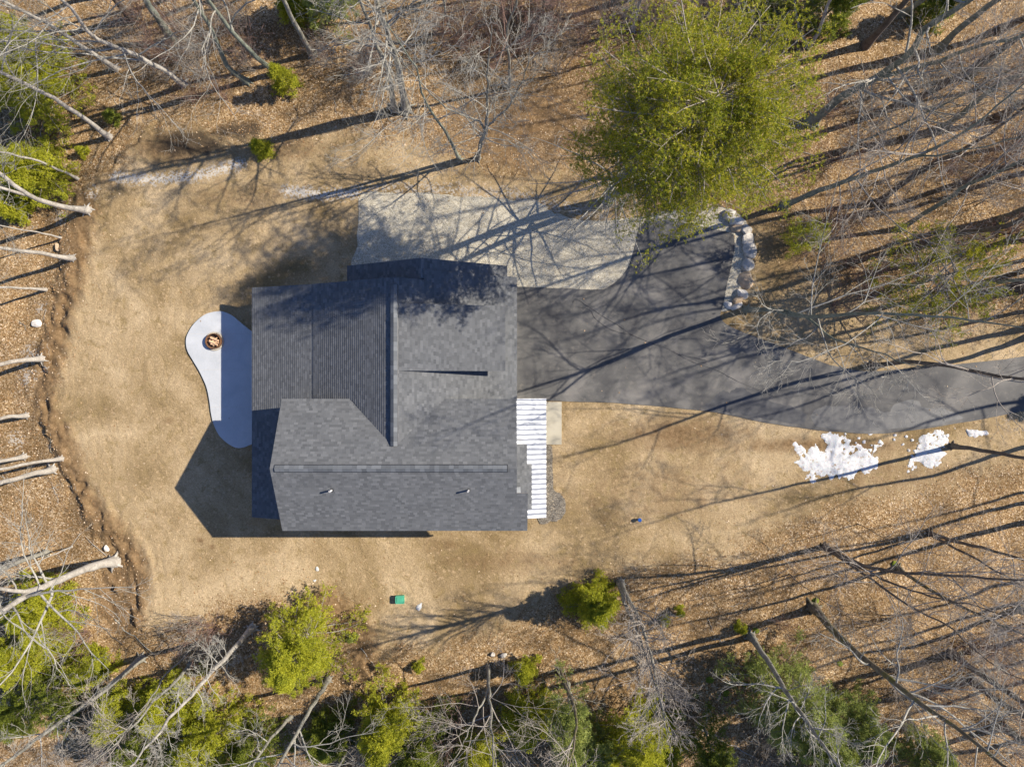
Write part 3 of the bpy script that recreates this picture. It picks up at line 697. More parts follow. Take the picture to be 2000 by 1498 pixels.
# ------------------------------------------------------------------ small objects
x, y, _ = G(781, 1171, .35); ub = thing('utility_box', 'green plastic utility box with a domed lid on the lower lawn', 'utility box', (x, y, 0), rz=.03)
bm = bmesh.new(); box(bm, -.27, .27, -.24, .24, -.1, .30); bmesh.ops.bevel(bm, geom=list(bm.edges), offset=.05, segments=2); bm_obj('base', bm, M['green'], ub)
bm = bmesh.new(); box(bm, -.31, .31, -.28, .28, .30, .40); bmesh.ops.bevel(bm, geom=list(bm.edges), offset=.045, segments=3); box(bm, -.2, .2, -.17, .17, .395, .43)
bm_obj('lid', bm, M['green'], ub, False)
x, y, _ = G(1249, 1015, .2); bc = thing('pipe_cap', 'small blue capped pipe standing in the lawn', 'pipe', (x, y, 0))
bm = bmesh.new(); bmesh.ops.create_cone(bm, cap_ends=True, segments=20, radius1=.09, radius2=.09, depth=.4, matrix=Matrix.Translation((0, 0, .1))); bm_obj('pipe', bm, M['pipe'], bc)
bm = bmesh.new(); bmesh.ops.create_cone(bm, cap_ends=True, segments=20, radius1=.14, radius2=.125, depth=.1, matrix=Matrix.Translation((0, 0, .32))); bmesh.ops.bevel(bm, geom=list(bm.edges), offset=.01); bm_obj('cap', bm, M['blue'], bc)

# ------------------------------------------------------------------ snow
def snowmat():
    t = NT('old_snow'); P = t.geo(); n = t.noise(6, 5, .65, P); v = t.vor(5, P, 'Distance')
    c = t.ramp(n, [(0.3, (0.50, 0.50, 0.50)), (0.6, (0.68, 0.67, 0.65))])
    n2 = t.noise(3.2, 4, .6, P); c = t.mix(t.ramp(n2, [(0.58, 0.0), (0.68, 0.85)]), c, (0.34, 0.25, 0.16))
    t.col(c); t.rough(0.7); t.bump(t.noise(14, 5, .7, P), 0.05, .9); t.b.inputs['Subsurface Weight'].default_value = 0.1; return t.m
M['snow'] = snowmat()
def snow(polys, hmax, label, seed, thr=.5, ds=1.0, ns=1.6, name='snow_patch'):
    ps = [GP(p) for p in polys]; a = np.array(sum(ps, [])); mn = a.min(0) - .6; mx = a.max(0) + .6; st = .07 if ds == 1 else .035
    X, Y = np.meshgrid(np.arange(mn[0], mx[0], st), np.arange(mn[1], mx[1], st))
    d = np.full(X.shape, -9.0)
    for p in ps: d = np.maximum(d, sdist(X, Y, p))
    f = np.clip(d * ds, -1.4, .7) + (fbm(X * ns, Y * ns, 5, seed) - thr) * (1.9 if ds == 1 else 2.0) + (fbm(X * 6, Y * 6, 3, seed + 3) - .5) * .45
    Z = hmax * np.clip(f, -.05, .8) ** .6 if False else hmax * np.clip(f, 0, .8) * (0.6 + .8 * fbm(X * 2, Y * 2, 4, seed + 5))
    if not (f > 0).sum() > 12: f = np.clip(d * ds, -1.4, .7) + .25; Z = hmax * np.sqrt(np.clip(f, 0, .8))
    n_ = X.shape; ii = np.arange(X.size).reshape(n_); q = np.stack([ii[:-1, :-1], ii[:-1, 1:], ii[1:, 1:], ii[1:, :-1]], -1).reshape(-1, 4)
    keep = (f.ravel()[q] > 0).sum(1) >= 3; q = q[keep]
    edge = f <= .03; V = np.stack([X, Y, np.where(edge, -.03, Z) + .0], -1).reshape(-1, 3)
    used = np.unique(q); mp_ = np.zeros(len(V), int); mp_[used] = np.arange(len(used))
    me = mesh_np(name, V[used], [mp_[q]], True); o = link(name, me, M['snow']); return tag(o, label, 'snow')
snow([[(1560, 880), (1590, 875), (1612, 885), (1618, 855), (1640, 860), (1655, 890), (1670, 892), (1690, 878), (1712, 885), (1700, 910), (1670, 925), (1640, 933), (1590, 925), (1570, 905)]], .09, 'largest white snow patch on the lawn below the drive', 31, .38)
snow([[(1795, 880), (1800, 868), (1830, 845), (1845, 845), (1850, 862), (1835, 890), (1820, 912), (1800, 908), (1780, 905)]], .08, 'torn snow patch crossed by a trunk shadow right of the largest one', 47, .40)
rng = random.Random(8)
for k in range(36):
    cx = rng.uniform(1590, 1850); cy = 846 + rng.random() ** 1.5 * 34 + abs(cx - 1700) * .03; r = rng.uniform(1.3, 3.6)
    pl = [(cx + r * rng.uniform(.6, 1.2) * math.cos(a), cy + r * rng.uniform(.5, 1.0) * math.sin(a)) for a in (0, 1.05, 2.1, 3.14, 4.2, 5.2)]
    snow([pl], .07, 'white snow crumb scattered between the lower drive edge and the two bigger snow patches', 200 + k, .40, 6, 2.5)['group'] = 'snow crumbs along the drive edge'
snow([[(1890, 842), (1905, 838), (1925, 842), (1928, 848), (1905, 852), (1895, 848)]], .12, 'small lone snow scrap near the right edge below the drive', 61, .47, 4, 2)
snow([[(812, 1186), (818, 1178), (825, 1178), (826, 1188), (818, 1192)]], .1, 'little white snow scrap beside the green utility box', 71, .50, 6, 3.0)
snow([[(617, 1108), (622, 1108), (622, 1114), (617, 1114)]], .07, 'tiny white snow speck on the lower lawn nearer the house', 73, .45, 8, 3)
snow([[(611, 1132), (617, 1132), (616, 1137), (611, 1137)]], .07, 'tiny white snow speck on the lower lawn just above the hemlock', 75, .45, 8, 3)

# ------------------------------------------------------------------ branch engine (vectorised)
def norm(a): return a / (np.linalg.norm(a, axis=-1, keepdims=True) + 1e-9)
def grow(P0, D0, L, n, wander, trop, rng):
    m = len(P0); pts = np.zeros((m, n + 1, 3)); pts[:, 0] = P0; d = norm(D0); st = (L / n)[:, None]
    for i in range(n):
        pts[:, i + 1] = pts[:, i] + d * st
        d = norm(d + rng.normal(size=(m, 3)) * wander + np.array([0, 0, trop]))
    return pts
def kids(pts, rad, L, c, t0, t1, ang, lr, rr, rng, flat=0.0, power=1.0):
    m, n1, _ = pts.shape; n = n1 - 1
    t = t0 + (t1 - t0) * ((np.arange(c)[None] + rng.rand(m, c)) / c)
    f = t * n; i = np.minimum(f.astype(int), n - 1); fr = f - i; ar = np.arange(m)[:, None]
    P = pts[ar, i] * (1 - fr)[..., None] + pts[ar, i + 1] * fr[..., None]
    T = norm(pts[ar, i + 1] - pts[ar, i]); R = rad[ar, i] * (1 - fr) + rad[ar, i + 1] * fr
    r = rng.normal(size=T.shape); r[..., 2] *= (1 - flat); pr = norm(r - (r * T).sum(-1, keepdims=True) * T)
    an = np.radians(ang * (0.7 + .6 * rng.rand(m, c)))[..., None]
    Dn = T * np.cos(an) + pr * np.sin(an)
    Ln = L[:, None] * lr * (1.15 - .75 * t ** power) * (0.6 + .8 * rng.rand(m, c))
    return P.reshape(-1, 3), Dn.reshape(-1, 3), Ln.ravel(), (R * rr).ravel()
def taper(r, n, end=.3): return r[:, None] * (1 - (1 - end) * np.linspace(0, 1, n + 1)[None] ** 1.0)
def tubes(batches):
    """batches: list of (pts (m,n,3), rad (m,n), sides)"""
    Vs = []; Fs = []; off = 0
    for pts, rad, s in batches:
        m, n, _ = pts.shape
        T = np.zeros_like(pts); T[:, 1:-1] = pts[:, 2:] - pts[:, :-2]; T[:, 0] = pts[:, 1] - pts[:, 0]; T[:, -1] = pts[:, -1] - pts[:, -2]; T = norm(T)
        md = norm(pts[:, -1] - pts[:, 0]); ref = np.where(np.abs(md[:, 2:3]) > .8, np.array([[1., 0, 0]]), np.array([[0, 0, 1.]]))[:, None, :]
        A = norm(np.cross(T, np.broadcast_to(ref, T.shape))); B = np.cross(T, A)
        an = np.arange(s) * 2 * math.pi / s
        V = pts[:, :, None] + rad[:, :, None, None] * (A[:, :, None] * np.cos(an)[None, None, :, None] + B[:, :, None] * np.sin(an)[None, None, :, None])
        idx = off + np.arange(m * n * s).reshape(m, n, s)
        a = idx[:, :-1]; b = idx[:, 1:]; q = np.stack([a, np.roll(a, -1, 2), np.roll(b, -1, 2), b], -1).reshape(-1, 4)
        Vs.append(V.reshape(-1, 3)); Fs.append(q); off += m * n * s
    return np.concatenate(Vs), [np.concatenate(Fs)]
def trunk_path(pxs, height, rng, z0=0.0):
    """3D centre line from the photo's trunk pixels, standing as straight as the pixels allow"""
    b = np.array(pxs[0], float) - (1000, 749); P = [np.array([b[0] * S, -b[1] * S, z0])]; cur = b
    hp = 0
    for p in pxs[1:]:
        p = np.array(p, float) - (1000, 749); k = (p @ cur) / (p @ p); h = (1 - k) * F * S
        h = max(h, hp + .7); k = 1 - h / H; cur = p * k; hp = h
        P.append(np.array([cur[0] * S, -cur[1] * S, h]))
    P = np.array(P)
    if hp < height:
        d = P[-1] - P[max(0, len(P) - 3)]; d = d / (np.linalg.norm(d) + 1e-6) if len(P) > 1 else np.array([0, 0, 1.0])
        n = max(2, int((height - hp) / 2.0)); q = P[-1].copy(); out = []
        for i in range(n):
            d = norm(d * .8 + np.array([0, 0, .25]) + rng.normal(size=3) * .06); q = q + d * (height - hp) / n; out.append(q.copy())
        P = np.vstack([P, out])
    return P
def resample(P, n):
    P = np.array(catmull([tuple(p) for p in P], 6, False)); s = np.concatenate([[0], np.cumsum(np.linalg.norm(np.diff(P, axis=0), axis=1))])
    t = np.linspace(0, s[-1], n); return np.stack([np.interp(t, s, P[:, k]) for k in range(3)], 1), s[-1]

def bare_tree(stems, height, r0, label, bark='bark_grey', twig='twig', cs=.4, spread=1.0, nl=12, seed=1, name='bare_tree', group=None, dens=1.0, sub=.85, cat='tree', ang=55, px=True, loc=None, limbdown=0.0):
    rng = np.random.RandomState(seed)
    tb = []; cb = []
    base = None
    if not isinstance(stems[0], list): stems = [stems]
    for si, st in enumerate(stems):
        if px:
            gx, gy, _ = G(*st[0]); z0 = gz(gx, gy) - .15
            P = trunk_path(st, height * (1 if si == 0 else rng.uniform(.8, 1)), rng, z0)
        else: P = np.array(st, float)
        if base is None: base = P[0].copy()
        N = 22; P, L = resample(P, N); P = P - base
        P[1:-1] += rng.normal(size=(N - 2, 3)) * .03
        rr = r0 * (1 if si == 0 else .75)
        rad = rr * (1 - .88 * np.linspace(0, 1, N) ** .9); rad[0] *= 1.7; rad[1] *= 1.18
        pts = P[None]; rad = rad[None]; La = np.array([L])
        tb.append((pts, rad, 9))
        if px and si == 0 and r0 > .1:      # root flare
            nr = 6; az = rng.rand() * 6.28 + np.arange(nr) * 6.28 / nr + rng.rand(nr) * .5
            D0 = np.stack([np.cos(az), np.sin(az), np.full(nr, -.28)], 1)
            pr = grow(np.stack([np.cos(az) * r0 * .5, np.sin(az) * r0 * .5, np.full(nr, .15 + r0 * .9)], 1), D0, r0 * rng.uniform(1.8, 3.4, nr), 5, .08, -.12, rng)
            tb.append((pr, taper(np.full(nr, r0 * .5), 5, .2), 6))
        k = kids(pts, rad, La, nl, cs, .99, ang, .34 * spread, .46, rng, 0, 1.0)
        n1 = 9; p1 = grow(k[0], k[1], k[2], n1, .13, .035 - limbdown, rng); r1 = taper(np.maximum(np.minimum(k[3], k[2] * .016), .018), n1, .22); cb.append((p1, r1, 6))
        k2 = kids(p1, r1, k[2], int(6 * dens) + 1, .2, 1, 48 * sub, .48, .6, rng); n2 = 6
        p2 = grow(k2[0], k2[1], k2[2], n2, .16, .05, rng); r2 = taper(np.maximum(k2[3], .011), n2, .35); cb.append((p2, r2, 4))
        k3 = kids(p2, r2, k2[2], int(5 * dens), .15, 1, 45 * sub, .52, .62, rng); n3 = 4
        p3 = grow(k3[0], k3[1], k3[2], n3, .18, .06, rng); r3 = taper(np.maximum(k3[3], .008), n3, .5); cb.append((p3, r3, 3))
        k4 = kids(p3, r3, k3[2], 3, .2, 1, 42 * sub, .6, .7, rng); n4 = 2
        p4 = grow(k4[0], k4[1], k4[2], n4, .18, .05, rng); r4 = taper(np.maximum(k4[3], .0065), n4, .6); cb.append((p4, r4, 3))
    t = thing(name, label, cat, tuple(base) if loc is None else loc, group)
    V, Fq = tubes(tb); link('trunk', mesh_np('trunk', V, Fq, True), M[bark], t)
    V, Fq = tubes(cb); link('crown', mesh_np('crown', V, Fq, True), M[twig], t)
    return t

def blades(P, D, ln, wd, rng, per, spread):
    """needle sprays: 'per' slim diamonds fanned round each point"""
    m = len(P); P = np.repeat(P, per, 0); D = np.repeat(D, per, 0)
    d = norm(D + rng.normal(size=D.shape) * spread); s = norm(np.cross(d, rng.normal(size=d.shape)))
    l = ln * (.6 + .8 * rng.rand(len(P), 1)); w_ = wd * (.7 + .6 * rng.rand(len(P), 1))
    mid = P + d * l * .5
    V = np.stack([P, mid + s * w_, P + d * l, mid - s * w_], 1).reshape(-1, 3)
    return V, [np.arange(len(V)).reshape(-1, 4)]
def conifer(base_px, height, R, label, mat='hemlock', bark='bark_dark', cb=.08, nb=60, seed=1, name='evergreen_tree', group=None, top_px=None, droop=-.03, rise=.1, ln=.14, wd=.013, per=9, prof='cone', spread=.7, sec=9, dead=0, cat='tree', step=3, tr=None, jit=.10, rbias=None, stem2=None):
    rng = np.random.RandomState(seed); gx, gy, _ = G(*base_px); z0 = gz(gx, gy) - .1
    P = trunk_path([base_px] + (top_px or []), height, rng, z0); base = P[0].copy(); P, L = resample(P, 16); P = P - base
    r0 = tr or height * .012
    rad = r0 * (1 - .9 * np.linspace(0, 1, 16)); rad[0] *= 1.4; pts = P[None]
    t = thing(name, label, cat, tuple(base), group)
    tb = [(pts, rad[None], 8)]
    if stem2:
        q = P + np.array(stem2)[None] * np.linspace(0, 1, 16)[:, None] ** .7; tb.append((q[None], rad[None] * .8, 8))
    V, Fq = tubes(tb); link('trunk', mesh_np('trunk', V, Fq, True), M[bark], t)
    def pf(u):   # u 0 at crown base .. 1 at tip
        if prof == 'cone': return np.clip(1 - u, 0, 1) ** .8 * (.92 + .1 * np.sin(u * 30)) + .06
        return np.sqrt(np.clip(1 - (np.abs(u - .38) / .66) ** 2.2, 0.02, 1))
    u = np.sort(rng.rand(nb)); hh = cb + (1 - cb) * u; f = hh * 15; i = np.minimum(f.astype(int), 14); fr = (f - i)[:, None]
    Pb = P[i] * (1 - fr) + P[i + 1] * fr
    az = np.arange(nb) * 2.39996 + rng.rand(nb) * 1.0
    Lb = R * pf(u) * (.62 + .55 * rng.rand(nb))
    if rbias: Lb *= 1 + rbias[1] * np.cos(az - rbias[0])
    Db = np.stack([np.cos(az), np.sin(az), rise + .5 * u ** 2 + rng.normal(size=nb) * .08], 1)
    pb = grow(Pb, Db, Lb, 9, .07, droop, rng); rb = taper(np.maximum(.018 * Lb ** .8, .01), 9, .2)
    B = [(pb, rb, 5)]
    k = kids(pb, rb, Lb, sec, .18, 1, 52, .42, .5, rng, .75); ps = grow(k[0], k[1], k[2], 5, .1, droop, rng); B.append((ps, taper(np.maximum(k[3], .006), 5, .4), 3))
    k2 = kids(ps, taper(np.maximum(k[3], .006), 5, .4), k[2], 4, .15, 1, 48, .5, .5, rng, .7); p3 = grow(k2[0], k2[1], k2[2], 3, .12, droop, rng)
    if dead:
        cd = kids(pts[:, :], rad[None], np.array([L]), dead, cb * .3, cb - .04, 82, R / L * 1.15, .25, rng, .8)
        pd = grow(cd[0], cd[1], cd[2], 8, .1, -.02, rng); rd = taper(np.maximum(cd[3], .03), 8, .25)
        ce = kids(pd, rd, cd[2], 6, .25, 1, 50, .35, .5, rng, .3); pe = grow(ce[0], ce[1], ce[2], 5, .16, -.01, rng); re_ = taper(np.maximum(ce[3], .012), 5, .4)
        cf = kids(pe, re_, ce[2], 4, .25, 1, 45, .5, .6, rng); pf_ = grow(cf[0], cf[1], cf[2], 3, .2, 0, rng)
        V, Fq = tubes([(pd, rd, 5), (pe, re_, 4), (pf_, taper(np.maximum(cf[3], .009), 3, .5), 3)]); link('dead_branches', mesh_np('dead_branches', V, Fq, True), M['twig_pale'], t)
    V, Fq = tubes(B); link('branches', mesh_np('branches', V, Fq, True), M['twig'], t)
    A = []; Dd = []
    for q, s0 in ((ps, 1), (p3, 0)):
        for a in range(s0, q.shape[1] - 1):
            for e in range(step if q is ps else max(1, step - 1)):
                fr = rng.rand(len(q), 1); A.append(q[:, a] * (1 - fr) + q[:, a + 1] * fr); Dd.append(norm(q[:, a + 1] - q[:, a]))
    A = np.concatenate(A); Dd = np.concatenate(Dd); A = A + rng.normal(size=A.shape) * jit * np.array([1, 1, .5])
    V, Fq = blades(A, Dd, ln, wd, rng, per, spread)
    link('crown', mesh_np('crown', V, Fq), M[mat], t)
    return t
# ------------------------------------------------------------------ bare trees standing round the yard
BT = [
 # left edge
 ([(205, 263), (150, 222), (87, 182), (7, 143)], 18, .17, 'bark_pale', 'twig_pale', 'slim pale trunk slanting up from the dark corner at the upper left', {}),
 ([(144, 346), (75, 315), (0, 297)], 14, .09, 'bark_pale', 'twig_pale', 'thin pale trunk just above the thick forked one on the left edge', {}),
 ([[(172, 411), (105, 400), (52, 380), (0, 340)], [(172, 411), (105, 400), (52, 382), (0, 367)]], 18, .19, 'bark_pale', 'twig_pale', 'thick pale trunk forking in two at the upper left lawn corner', {}),
 ([(117, 464), (60, 452), (0, 441)], 11, .06, 'bark_pale', 'twig_pale', 'thin dead pole above the small yellowish rock', {}),
 ([(141, 504), (70, 494), (0, 485)], 18, .15, 'bark_pale', 'twig_pale', 'straight pale trunk just below the small yellowish rock', {}),
 ([(81, 564), (0, 562)], 15, .09, 'bark_pale', 'twig_pale', 'slender pale trunk above the lone pinkish rock', {}),
 ([(80, 700), (40, 704), (0, 712)], 18, .16, 'bark_pale', 'twig_pale', 'pale trunk with a flared foot below the lone pinkish rock', {}),
 ([(42, 812), (0, 817)], 16, .13, 'bark_pale', 'twig_pale', 'pale trunk foot beside the bare sandy patch on the left edge', {}),
 ([(35, 893), (0, 902)], 15, .14, 'bark_pale', 'twig_pale', 'short visible stub of trunk, top one of a close group of three', {}),
 ([(122, 895), (60, 905), (0, 917)], 18, .12, 'bark_pale', 'twig_pale', 'long straight pale trunk, middle one of a close group of three', {}),
 ([(95, 917), (50, 930), (0, 944)], 17, .19, 'bark_pale', 'twig_pale', 'stout bent pale trunk, lowest of a close group of three', {}),
 ([(76, 1084), (40, 1096), (0, 1111)], 16, .16, 'bark_grey', 'twig', 'grey brown trunk just above the big pale forked tree', {}),
 ([(128, 1072), (60, 1103), (0, 1140)], 10, .05, 'bark_pale', 'twig_pale', 'thin leaning pole crossing above the big pale forked tree', {}),
 ([[(218, 1100), (190, 1103), (150, 1117), (60, 1158), (0, 1196)], [(218, 1100), (150, 1117), (62, 1152), (0, 1152)]], 17, .29, 'bark_pale', 'twig_pale', 'big white barked tree with a flared foot forking low at the left', dict(cs=.28, nl=14, limbdown=.05)),
 # bottom left
 ([(493, 1226), (455, 1268), (419, 1307), (380, 1350), (335, 1397), (270, 1480)], 16, .2, 'bark_pale', 'twig_pale', 'pale trunk bristling with dead side branches beside the bright hemlock', dict(cs=.22, nl=40, spread=.30, ang=75, limbdown=.03)),
 ([(388, 1250), (355, 1287), (323, 1319), (299, 1358)], 12, .07, 'bark_grey', 'twig', 'slim mottled stem of the leaning pair at the lower left, upper one', dict(cs=.5)),
 ([(371, 1298), (335, 1338), (300, 1368), (272, 1405)], 12, .12, 'bark_grey', 'twig', 'thicker mottled stem of the leaning pair at the lower left', dict(cs=.5)),
 ([(269, 1290), (209, 1343), (160, 1380), (102, 1421), (40, 1470)], 16, .2, 'bark_grey', 'twig_pale', 'grey leaning trunk with a shaggy bare crown in the lower left corner', dict(cs=.3, nl=20, spread=.4, ang=70)),
 ([(641, 1326), (620, 1362), (592, 1410), (544, 1497)], 16, .17, 'bark_grey', 'twig_pale', 'straight grey trunk rising below the bright hemlock', dict(cs=.35, nl=16)),
 ([(570, 1400), (530, 1440), (490, 1498)], 15, .12, 'bark_grey', 'twig_pale', 'slim grey trunk beside the straight one below the bright hemlock', dict(cs=.2, nl=14)),
 ([(690, 1450), (660, 1498)], 13, .1, 'bark_grey', 'twig', 'short glimpse of trunk at the bottom edge left of centre', dict(cs=.25)),
 # bottom middle
 ([[(952, 1302), (955, 1340), (958, 1372), (962, 1440)], [(952, 1302), (955, 1340), (930, 1395), (900, 1460)]], 13, .13, 'bark_grey', 'twig', 'wide spreading bare tree at the bottom left of centre with crooked limbs', dict(cs=.3, nl=13, spread=1.35, ang=65, dens=.95)),
 ([[(1212, 1136), (1233, 1179), (1254, 1224), (1275, 1296), (1287, 1350), (1305, 1440)], [(1208, 1138), (1222, 1180), (1248, 1240), (1268, 1300), (1300, 1400)]], 17, .17, 'bark_grey', 'twig', 'twin stemmed bare tree with a tall brush of fine twigs below the lawn', dict(cs=.3, nl=34, spread=.62, ang=30, dens=.8, sub=.5)),
 ([(1092, 1310), (1103, 1335), (1118, 1370)], 14, .15, 'bark_moss', 'twig', 'mossy trunk foot among the pale pines at the bottom centre', dict(cs=.5)),
 # bottom right
 ([(1465, 1240), (1504, 1298), (1538, 1353), (1590, 1430)], 17, .21, 'bark_grey', 'twig_pale', 'grey trunk at the head of a broad shadow above the dark pine', dict(cs=.33, nl=26, spread=.5, ang=65)),
 ([(1588, 1185), (1625, 1229), (1677, 1277), (1732, 1319), (1780, 1360), (1880, 1430)], 19, .27, 'bark_moss', 'twig_pale', 'thick mossy footed trunk leaning down the lower right woods', dict(cs=.35, nl=20, spread=1.0)),
 ([[(1611, 1067), (1677, 1101), (1763, 1118), (1884, 1125), (2000, 1132)], [(1611, 1067), (1649, 1091), (1728, 1132), (1815, 1163), (1919, 1187), (2000, 1218)], [(1609, 1069), (1647, 1093), (1725, 1148), (1780, 1187), (1849, 1222), (1930, 1290)]], 18, .15, 'bark_dark', 'twig', 'three slim dark stems fanning from one foot at the lower right lawn edge', dict(cs=.3, nl=12)),
 ([[(1815, 1041), (1870, 1058), (1930, 1073), (2000, 1093)], [(1815, 1041), (1850, 1062), (1905, 1090), (1990, 1140)]], 16, .13, 'bark_dark', 'twig', 'dark twin stem tree standing above the three fanned stems', dict(cs=.4)),
 ([(1752, 1106), (1780, 1128), (1830, 1160), (1900, 1195), (2000, 1240)], 17, .13, 'bark_moss', 'twig', 'moss footed trunk between the three fanned stems and the twin stems', dict(cs=.4)),
 ([(1858, 1276), (1910, 1312), (1960, 1345), (2000, 1372)], 18, .23, 'bark_dark', 'twig', 'thick brown trunk near the right edge of the lower woods', dict(cs=.4)),
 ([(1677, 1023), (1746, 1060), (1800, 1080)], 7, .03, 'bark_dark', 'twig', 'thin crooked sapling on the lawn edge above the three fanned stems', dict(cs=.4, nl=6, dens=.6)),
 ([(1543, 1122), (1592, 1162), (1650, 1200), (1700, 1235)], 9, .035, 'bark_dark', 'twig', 'whip thin sapling between the fanned stems and the mossy trunk', dict(cs=.4, nl=6, dens=.6)),
 # right
 ([(1861, 871), (1925, 880), (2000, 895)], 18, .15, 'bark_dark', 'twig', 'lone dark trunk whose long shadow crosses the torn snow patch', dict(cs=.5)),
 ([[(1455, 604), (1510, 606), (1573, 618), (1640, 617), (1700, 612), (1850, 620), (2000, 640)], [(1455, 604), (1510, 606), (1573, 618), (1610, 650), (1650, 670), (1720, 690)]], 17, .17, 'bark_lichen', 'twig_pale', 'grey green arching tree overhanging the neck of the drive below the boulders', dict(cs=.22, nl=9, limbdown=.03, spread=.95)),
 ([(1700, 714), (1768, 707), (1830, 712), (1900, 724), (2000, 741)], 19, .17, 'bark_dark', 'twig', 'dark trunk laid across the drive from its upper edge at the right', dict(cs=.35)),
 ([[(1531, 402), (1580, 380), (1623, 365), (1715, 331), (1776, 310), (1838, 285), (1899, 246), (1991, 172)], [(1531, 402), (1623, 365), (1715, 331), (1780, 308), (1850, 300), (2000, 268)]], 19, .2, 'bark_lichen', 'twig', 'long grey trunk curving up and right from beside the big pine', dict(cs=.32, nl=13)),
 ([(1761, 446), (1838, 397), (1899, 357), (1991, 316)], 18, .17, 'bark_lichen', 'twig', 'grey trunk rising above the sparse pine at the right', dict(cs=.3, nl=14)),
 ([[(1586, 238), (1653, 184), (1715, 150), (1776, 107), (1807, 55), (1884, 9)], [(1586, 238), (1653, 184), (1715, 152), (1800, 130), (1920, 90)]], 21, .3, 'bark_lichen', 'twig_pale', 'thickest lichened trunk right beside the big pine', dict(cs=.25, nl=15, spread=.9)),
 ([[(1580, 90), (1600, 60), (1620, 0)], [(1580, 90), (1560, 50), (1550, 0)]], 16, .13, 'bark_pale', 'twig_pale', 'pale crooked tree above the right shoulder of the big pine', dict(cs=.3, nl=14)),
 ([(1640, 300), (1700, 268), (1800, 225), (1990, 130)], 17, .1, 'bark_lichen', 'twig', 'slender stem between the thick lichened trunk and the long curved one', dict(cs=.3)),
 # top
 ([(609, 108), (577, 49), (553, 0)], 19, .18, 'bark_grey', 'twig', 'clean straight trunk at the top edge left of centre', dict(cs=.55)),
 ([(794, 215), (783, 160), (775, 117), (755, 61), (735, 0)], 19, .26, 'bark_grey', 'twig_pale', 'right hand trunk of the close pair under the broom like pale crown', dict(cs=.33, nl=30, spread=.55, ang=75, dens=1.2)),
 ([(770, 214), (760, 153), (747, 112), (722, 50)], 17, .2, 'bark_grey', 'twig_pale', 'left hand trunk of the close pair under the broom like pale crown', dict(cs=.33, nl=22, spread=.55, ang=75)),
 ([(898, 313), (873, 261), (843, 221), (821, 172), (815, 135), (796, 107), (750, 40)], 15, .13, 'bark_lichen', 'twig_pale', 'curved slender tree at the lawn edge left of the multi stemmed one', dict(cs=.4, nl=14)),
 ([[(933, 310), (940, 280), (947, 258), (950, 240), (953, 178), (953, 138), (960, 60)], [(933, 310), (940, 280), (947, 258), (962, 236), (993, 209), (1011, 178), (1030, 132), (1040, 60)], [(933, 310), (940, 280), (947, 258), (935, 236), (901, 227), (860, 200), (810, 150)]], 15, .14, 'bark_grey', 'twig_pale', 'low forking multi stemmed tree above the gravel with open branches', dict(cs=.16, nl=13, spread=.8)),
 ([(993, 168), (996, 123), (990, 61), (1010, 0)], 17, .11, 'bark_grey', 'twig_red', 'straight slim trunk behind the multi stemmed tree', dict(cs=.25, nl=18, spread=.7)),
 ([(539, 145), (500, 112), (472, 84), (420, 20)], 18, .18, 'bark_lichen', 'twig_pale', 'greenish trunk just left of the small bright evergreen bush', dict(cs=.28, nl=16, limbdown=.01, spread=1.2)),
 ([(483, 160), (444, 129), (420, 73), (385, 10)], 18, .17, 'bark_lichen', 'twig_pale', 'forked looking trunk left of the greenish one at the top', dict(cs=.28, nl=16, limbdown=.01, spread=1.2)),
 ([(360, 164), (290, 122), (224, 91), (175, 70), (143, 21)], 17, .18, 'bark_pale', 'twig_pale', 'long pale leaning trunk spanning the upper left woods', dict(cs=.2, nl=22, limbdown=.02, spread=1.2)),
 ([(215, 125), (150, 85), (90, 45), (10, 5)], 17, .16, 'bark_pale', 'twig_pale', 'pale trunk leaning into the top left corner', dict(cs=.25, nl=18, limbdown=.03, spread=1.4)),
 ([(880, 60), (870, 20), (866, 0)], 14, .1, 'bark_grey', 'twig_red', 'reddish twigged tree at the top edge right of the pale broom crown', dict(cs=.15, nl=16, spread=.9)),
 ([(1060, 40), (1063, 0)], 15, .1, 'bark_dark', 'twig', 'small dark trunk at the top edge left of the big pine', dict(cs=.2)),
 ([(1235, 60), (1250, 10)], 15, .12, 'bark_pale', 'twig_pale', 'pale stem showing above the left shoulder of the big pine', dict(cs=.2)),
 ([(1420, 60), (1440, 20)], 15, .12, 'bark_grey', 'twig_pale', 'grey bare crown rising behind the top of the big pine', dict(cs=.2)),
]
for i, (st, h, r, bk, tw, lab, kw) in enumerate(BT):
    bare_tree(st, h * 1.22, r, lab, bk, tw, seed=100 + i, **kw)

